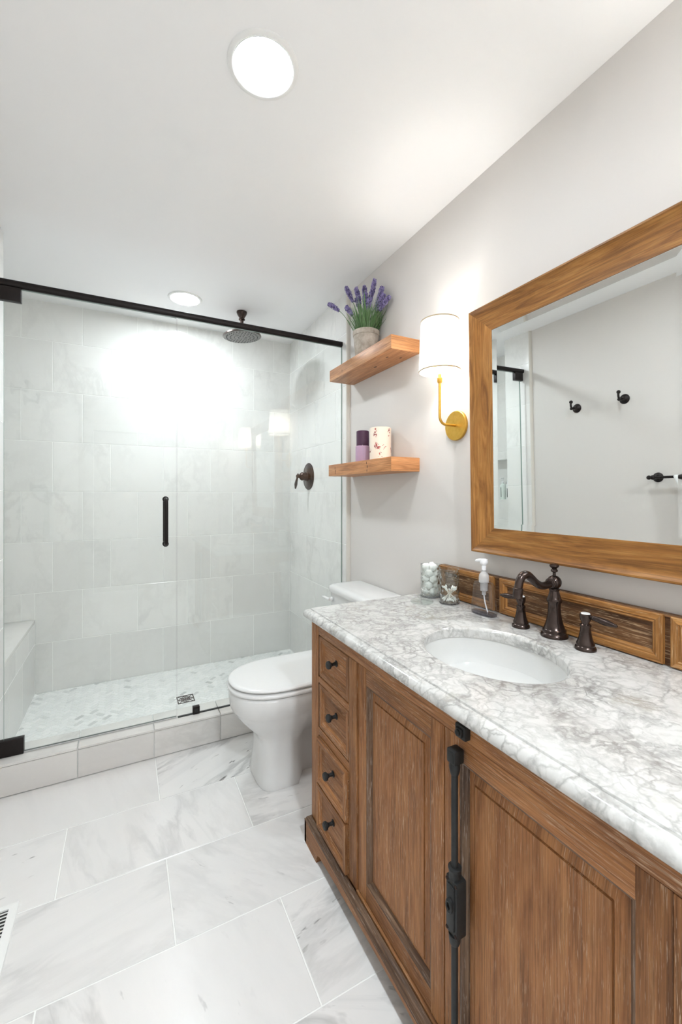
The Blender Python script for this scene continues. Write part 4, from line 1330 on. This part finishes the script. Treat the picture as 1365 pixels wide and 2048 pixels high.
b.lathe([(0.013, 0.113), (0.012, 0.080), (0.007, 0.078), (0.007, 0.066)], seg=24, mat='clearplastic')
b.obj('pump_chamber', parent=t)
b = B()
b.tube(smooth_pts([(0, 0, 0.068), (0, -0.004, 0.045), (0.0, -0.012, 0.022), (0, -0.017, 0.011)]), 0.0022, 10, 'pumpwhite')
b.obj('dip_tube', parent=t)
b = B()
b.lathe([(0.0075, 0.150), (0.0075, 0.166), (0.012, 0.170), (0.0135, 0.178), (0.012, 0.186), (0.006, 0.188)], seg=24, mat='pumpwhite')
b.tube([(0, 0.0, 0.180), (0, 0.018, 0.180), (0, 0.033, 0.177), (0, 0.036, 0.175)], [0.0078, 0.0065, 0.0052, 0.004], 14, 'pumpwhite')
b.obj('pump_head', parent=t)

# ------------------------------------------------------------------ left wall fittings (seen in the mirror)
WM = Matrix.Rotation(R(90), 4, 'Y')
def robe_hook(y, z, label):
    t = thing('robe_hook', label, 'hook', (XL, y, z))
    b = B()
    b.lathe([(0.030, 0), (0.030, 0.003), (0.026, 0.007), (0.018, 0.010), (0.012, 0.016), (0.009, 0.022), (0.0085, 0.04)], seg=28, mat='black', mtx=WM)
    b.obj('rosette', parent=t)
    b = B()
    b.tube(smooth_pts([(0.035, 0, 0), (0.05, 0, -0.004), (0.062, 0, 0.004), (0.066, 0, 0.02), (0.064, 0, 0.032)]), 0.0062, 12, 'black')
    b.ball((0.063, 0, 0.038), 0.0115, 14, 10, 'black')
    b.ball((0.060, 0, -0.006), 0.0095, 14, 10, 'black')
    b.obj('prong', parent=t)
robe_hook(1.792, 1.768, 'black robe hook reflected in the mirror, the one nearer the shower')
robe_hook(1.487, 1.770, 'black robe hook reflected in the mirror, the one above the towel bar')
t = thing('towel_bar', 'black towel bar seen low in the mirror, holding a white towel', 'towel bar', (XL, 0, 1.283))
for y in (1.312, 0.86):
    b = B()
    b.lathe([(0.028, 0), (0.028, 0.003), (0.024, 0.007), (0.014, 0.011), (0.010, 0.018), (0.009, 0.05)], (0, y, 0), 28, 'black', WM)
    b.ball((0.058, y, 0), 0.0135, 16, 10, 'black')
    b.obj('post', parent=t)
b = B()
b.tube([(0.058, 0.85, 0), (0.058, 1.322, 0)], 0.0072, 14, 'black')
for y, sgn in ((0.85, -1), (1.322, 1)):
    b.ball((0.058, y + sgn * 0.010, 0), 0.0125, 14, 10, 'black')
b.obj('bar', parent=t)
b = B()
n_ = 28
L = []
for k in range(n_ + 1):
    y = 0.93 + (1.205 - 0.93) * k / n_
    fr_ = k / n_
    drop = 0.36
    pts = []
    for q in range(9):
        u = q / 8
        zz = 1.283 - drop * (1 - u)
        yy = 1.06 + (y - 1.06) * (1 - 0.34 * min(1, 2.6 * (1 - u)) ** 0.8)
        pts.append((XL + 0.0475 - 0.006 * (1 - u) + 0.004 * math.sin(fr_ * 19) * (1 - u), yy, zz))
    for q in range(1, 6):
        a = PI * q / 6
        pts.append((XL + 0.058 - 0.0095 * math.cos(a), y, 1.283 + 0.0095 * math.sin(a)))
    for q in range(9):
        u = q / 8
        yy = 1.06 + (y - 1.06) * (1 - 0.34 * min(1, 2.6 * u) ** 0.8)
        pts.append((XL + 0.0685 + 0.008 * u + 0.006 * math.sin(fr_ * 17 + 1) * u, yy, 1.283 - drop * u))
    L.append(pts)
b.loops(L, 'towel', False)
o = b.obj('hand_towel', angle=60)
sm = o.modifiers.new('thickness', 'SOLIDIFY'); sm.thickness = 0.004; sm.offset = 0
tag(o, 'white hand towel draped over the black towel bar', 'towel')

# floor vent
t = thing('floor_vent', 'white metal floor register set in the marble floor', 'floor vent', (-0.3555, 1.424, 0.0))
b = B()
hx, hy = 0.0705, 0.1515
L = [[(-hx, -hy, 0.0), (hx, -hy, 0.0), (hx, hy, 0.0), (-hx, hy, 0.0)], [(-hx + .002, -hy + .002, 0.004), (hx - .002, -hy + .002, 0.004), (hx - .002, hy - .002, 0.004), (-hx + .002, hy - .002, 0.004)], [(-hx + .006, -hy + .006, 0.0055), (hx - .006, -hy + .006, 0.0055), (hx - .006, hy - .006, 0.0055), (-hx + .006, hy - .006, 0.0055)],
     [(-hx + .024, -hy + .02, 0.0055), (hx - .024, -hy + .02, 0.0055), (hx - .024, hy - .02, 0.0055), (-hx + .024, hy - .02, 0.0055)], [(-hx + .024, -hy + .02, 0.001), (hx - .024, -hy + .02, 0.001), (hx - .024, hy - .02, 0.001), (-hx + .024, hy - .02, 0.001)]]
b.loops(L, 'whitemetal', smooth=False)
b.obj('vent_frame', parent=t)
b = B()
b.box(-hx + .024, hx - .024, -hy + .02, hy - .02, 0.0005, 0.0012, 'slot')
b.obj('vent_opening', parent=t)
b = B()
ys = -hy + 0.026
while ys < hy - 0.022:
    b.box(-hx + .024, hx - .024, ys - 0.0042, ys + 0.0042, -0.0008, 0.0008, 'whitemetal', mtx=Matrix.Translation((0, ys, 0.0035)) @ Matrix.Rotation(R(-28), 4, 'X') @ Matrix.Translation((0, -ys, 0)))
    ys += 0.0118
b.obj('louvres', parent=t)
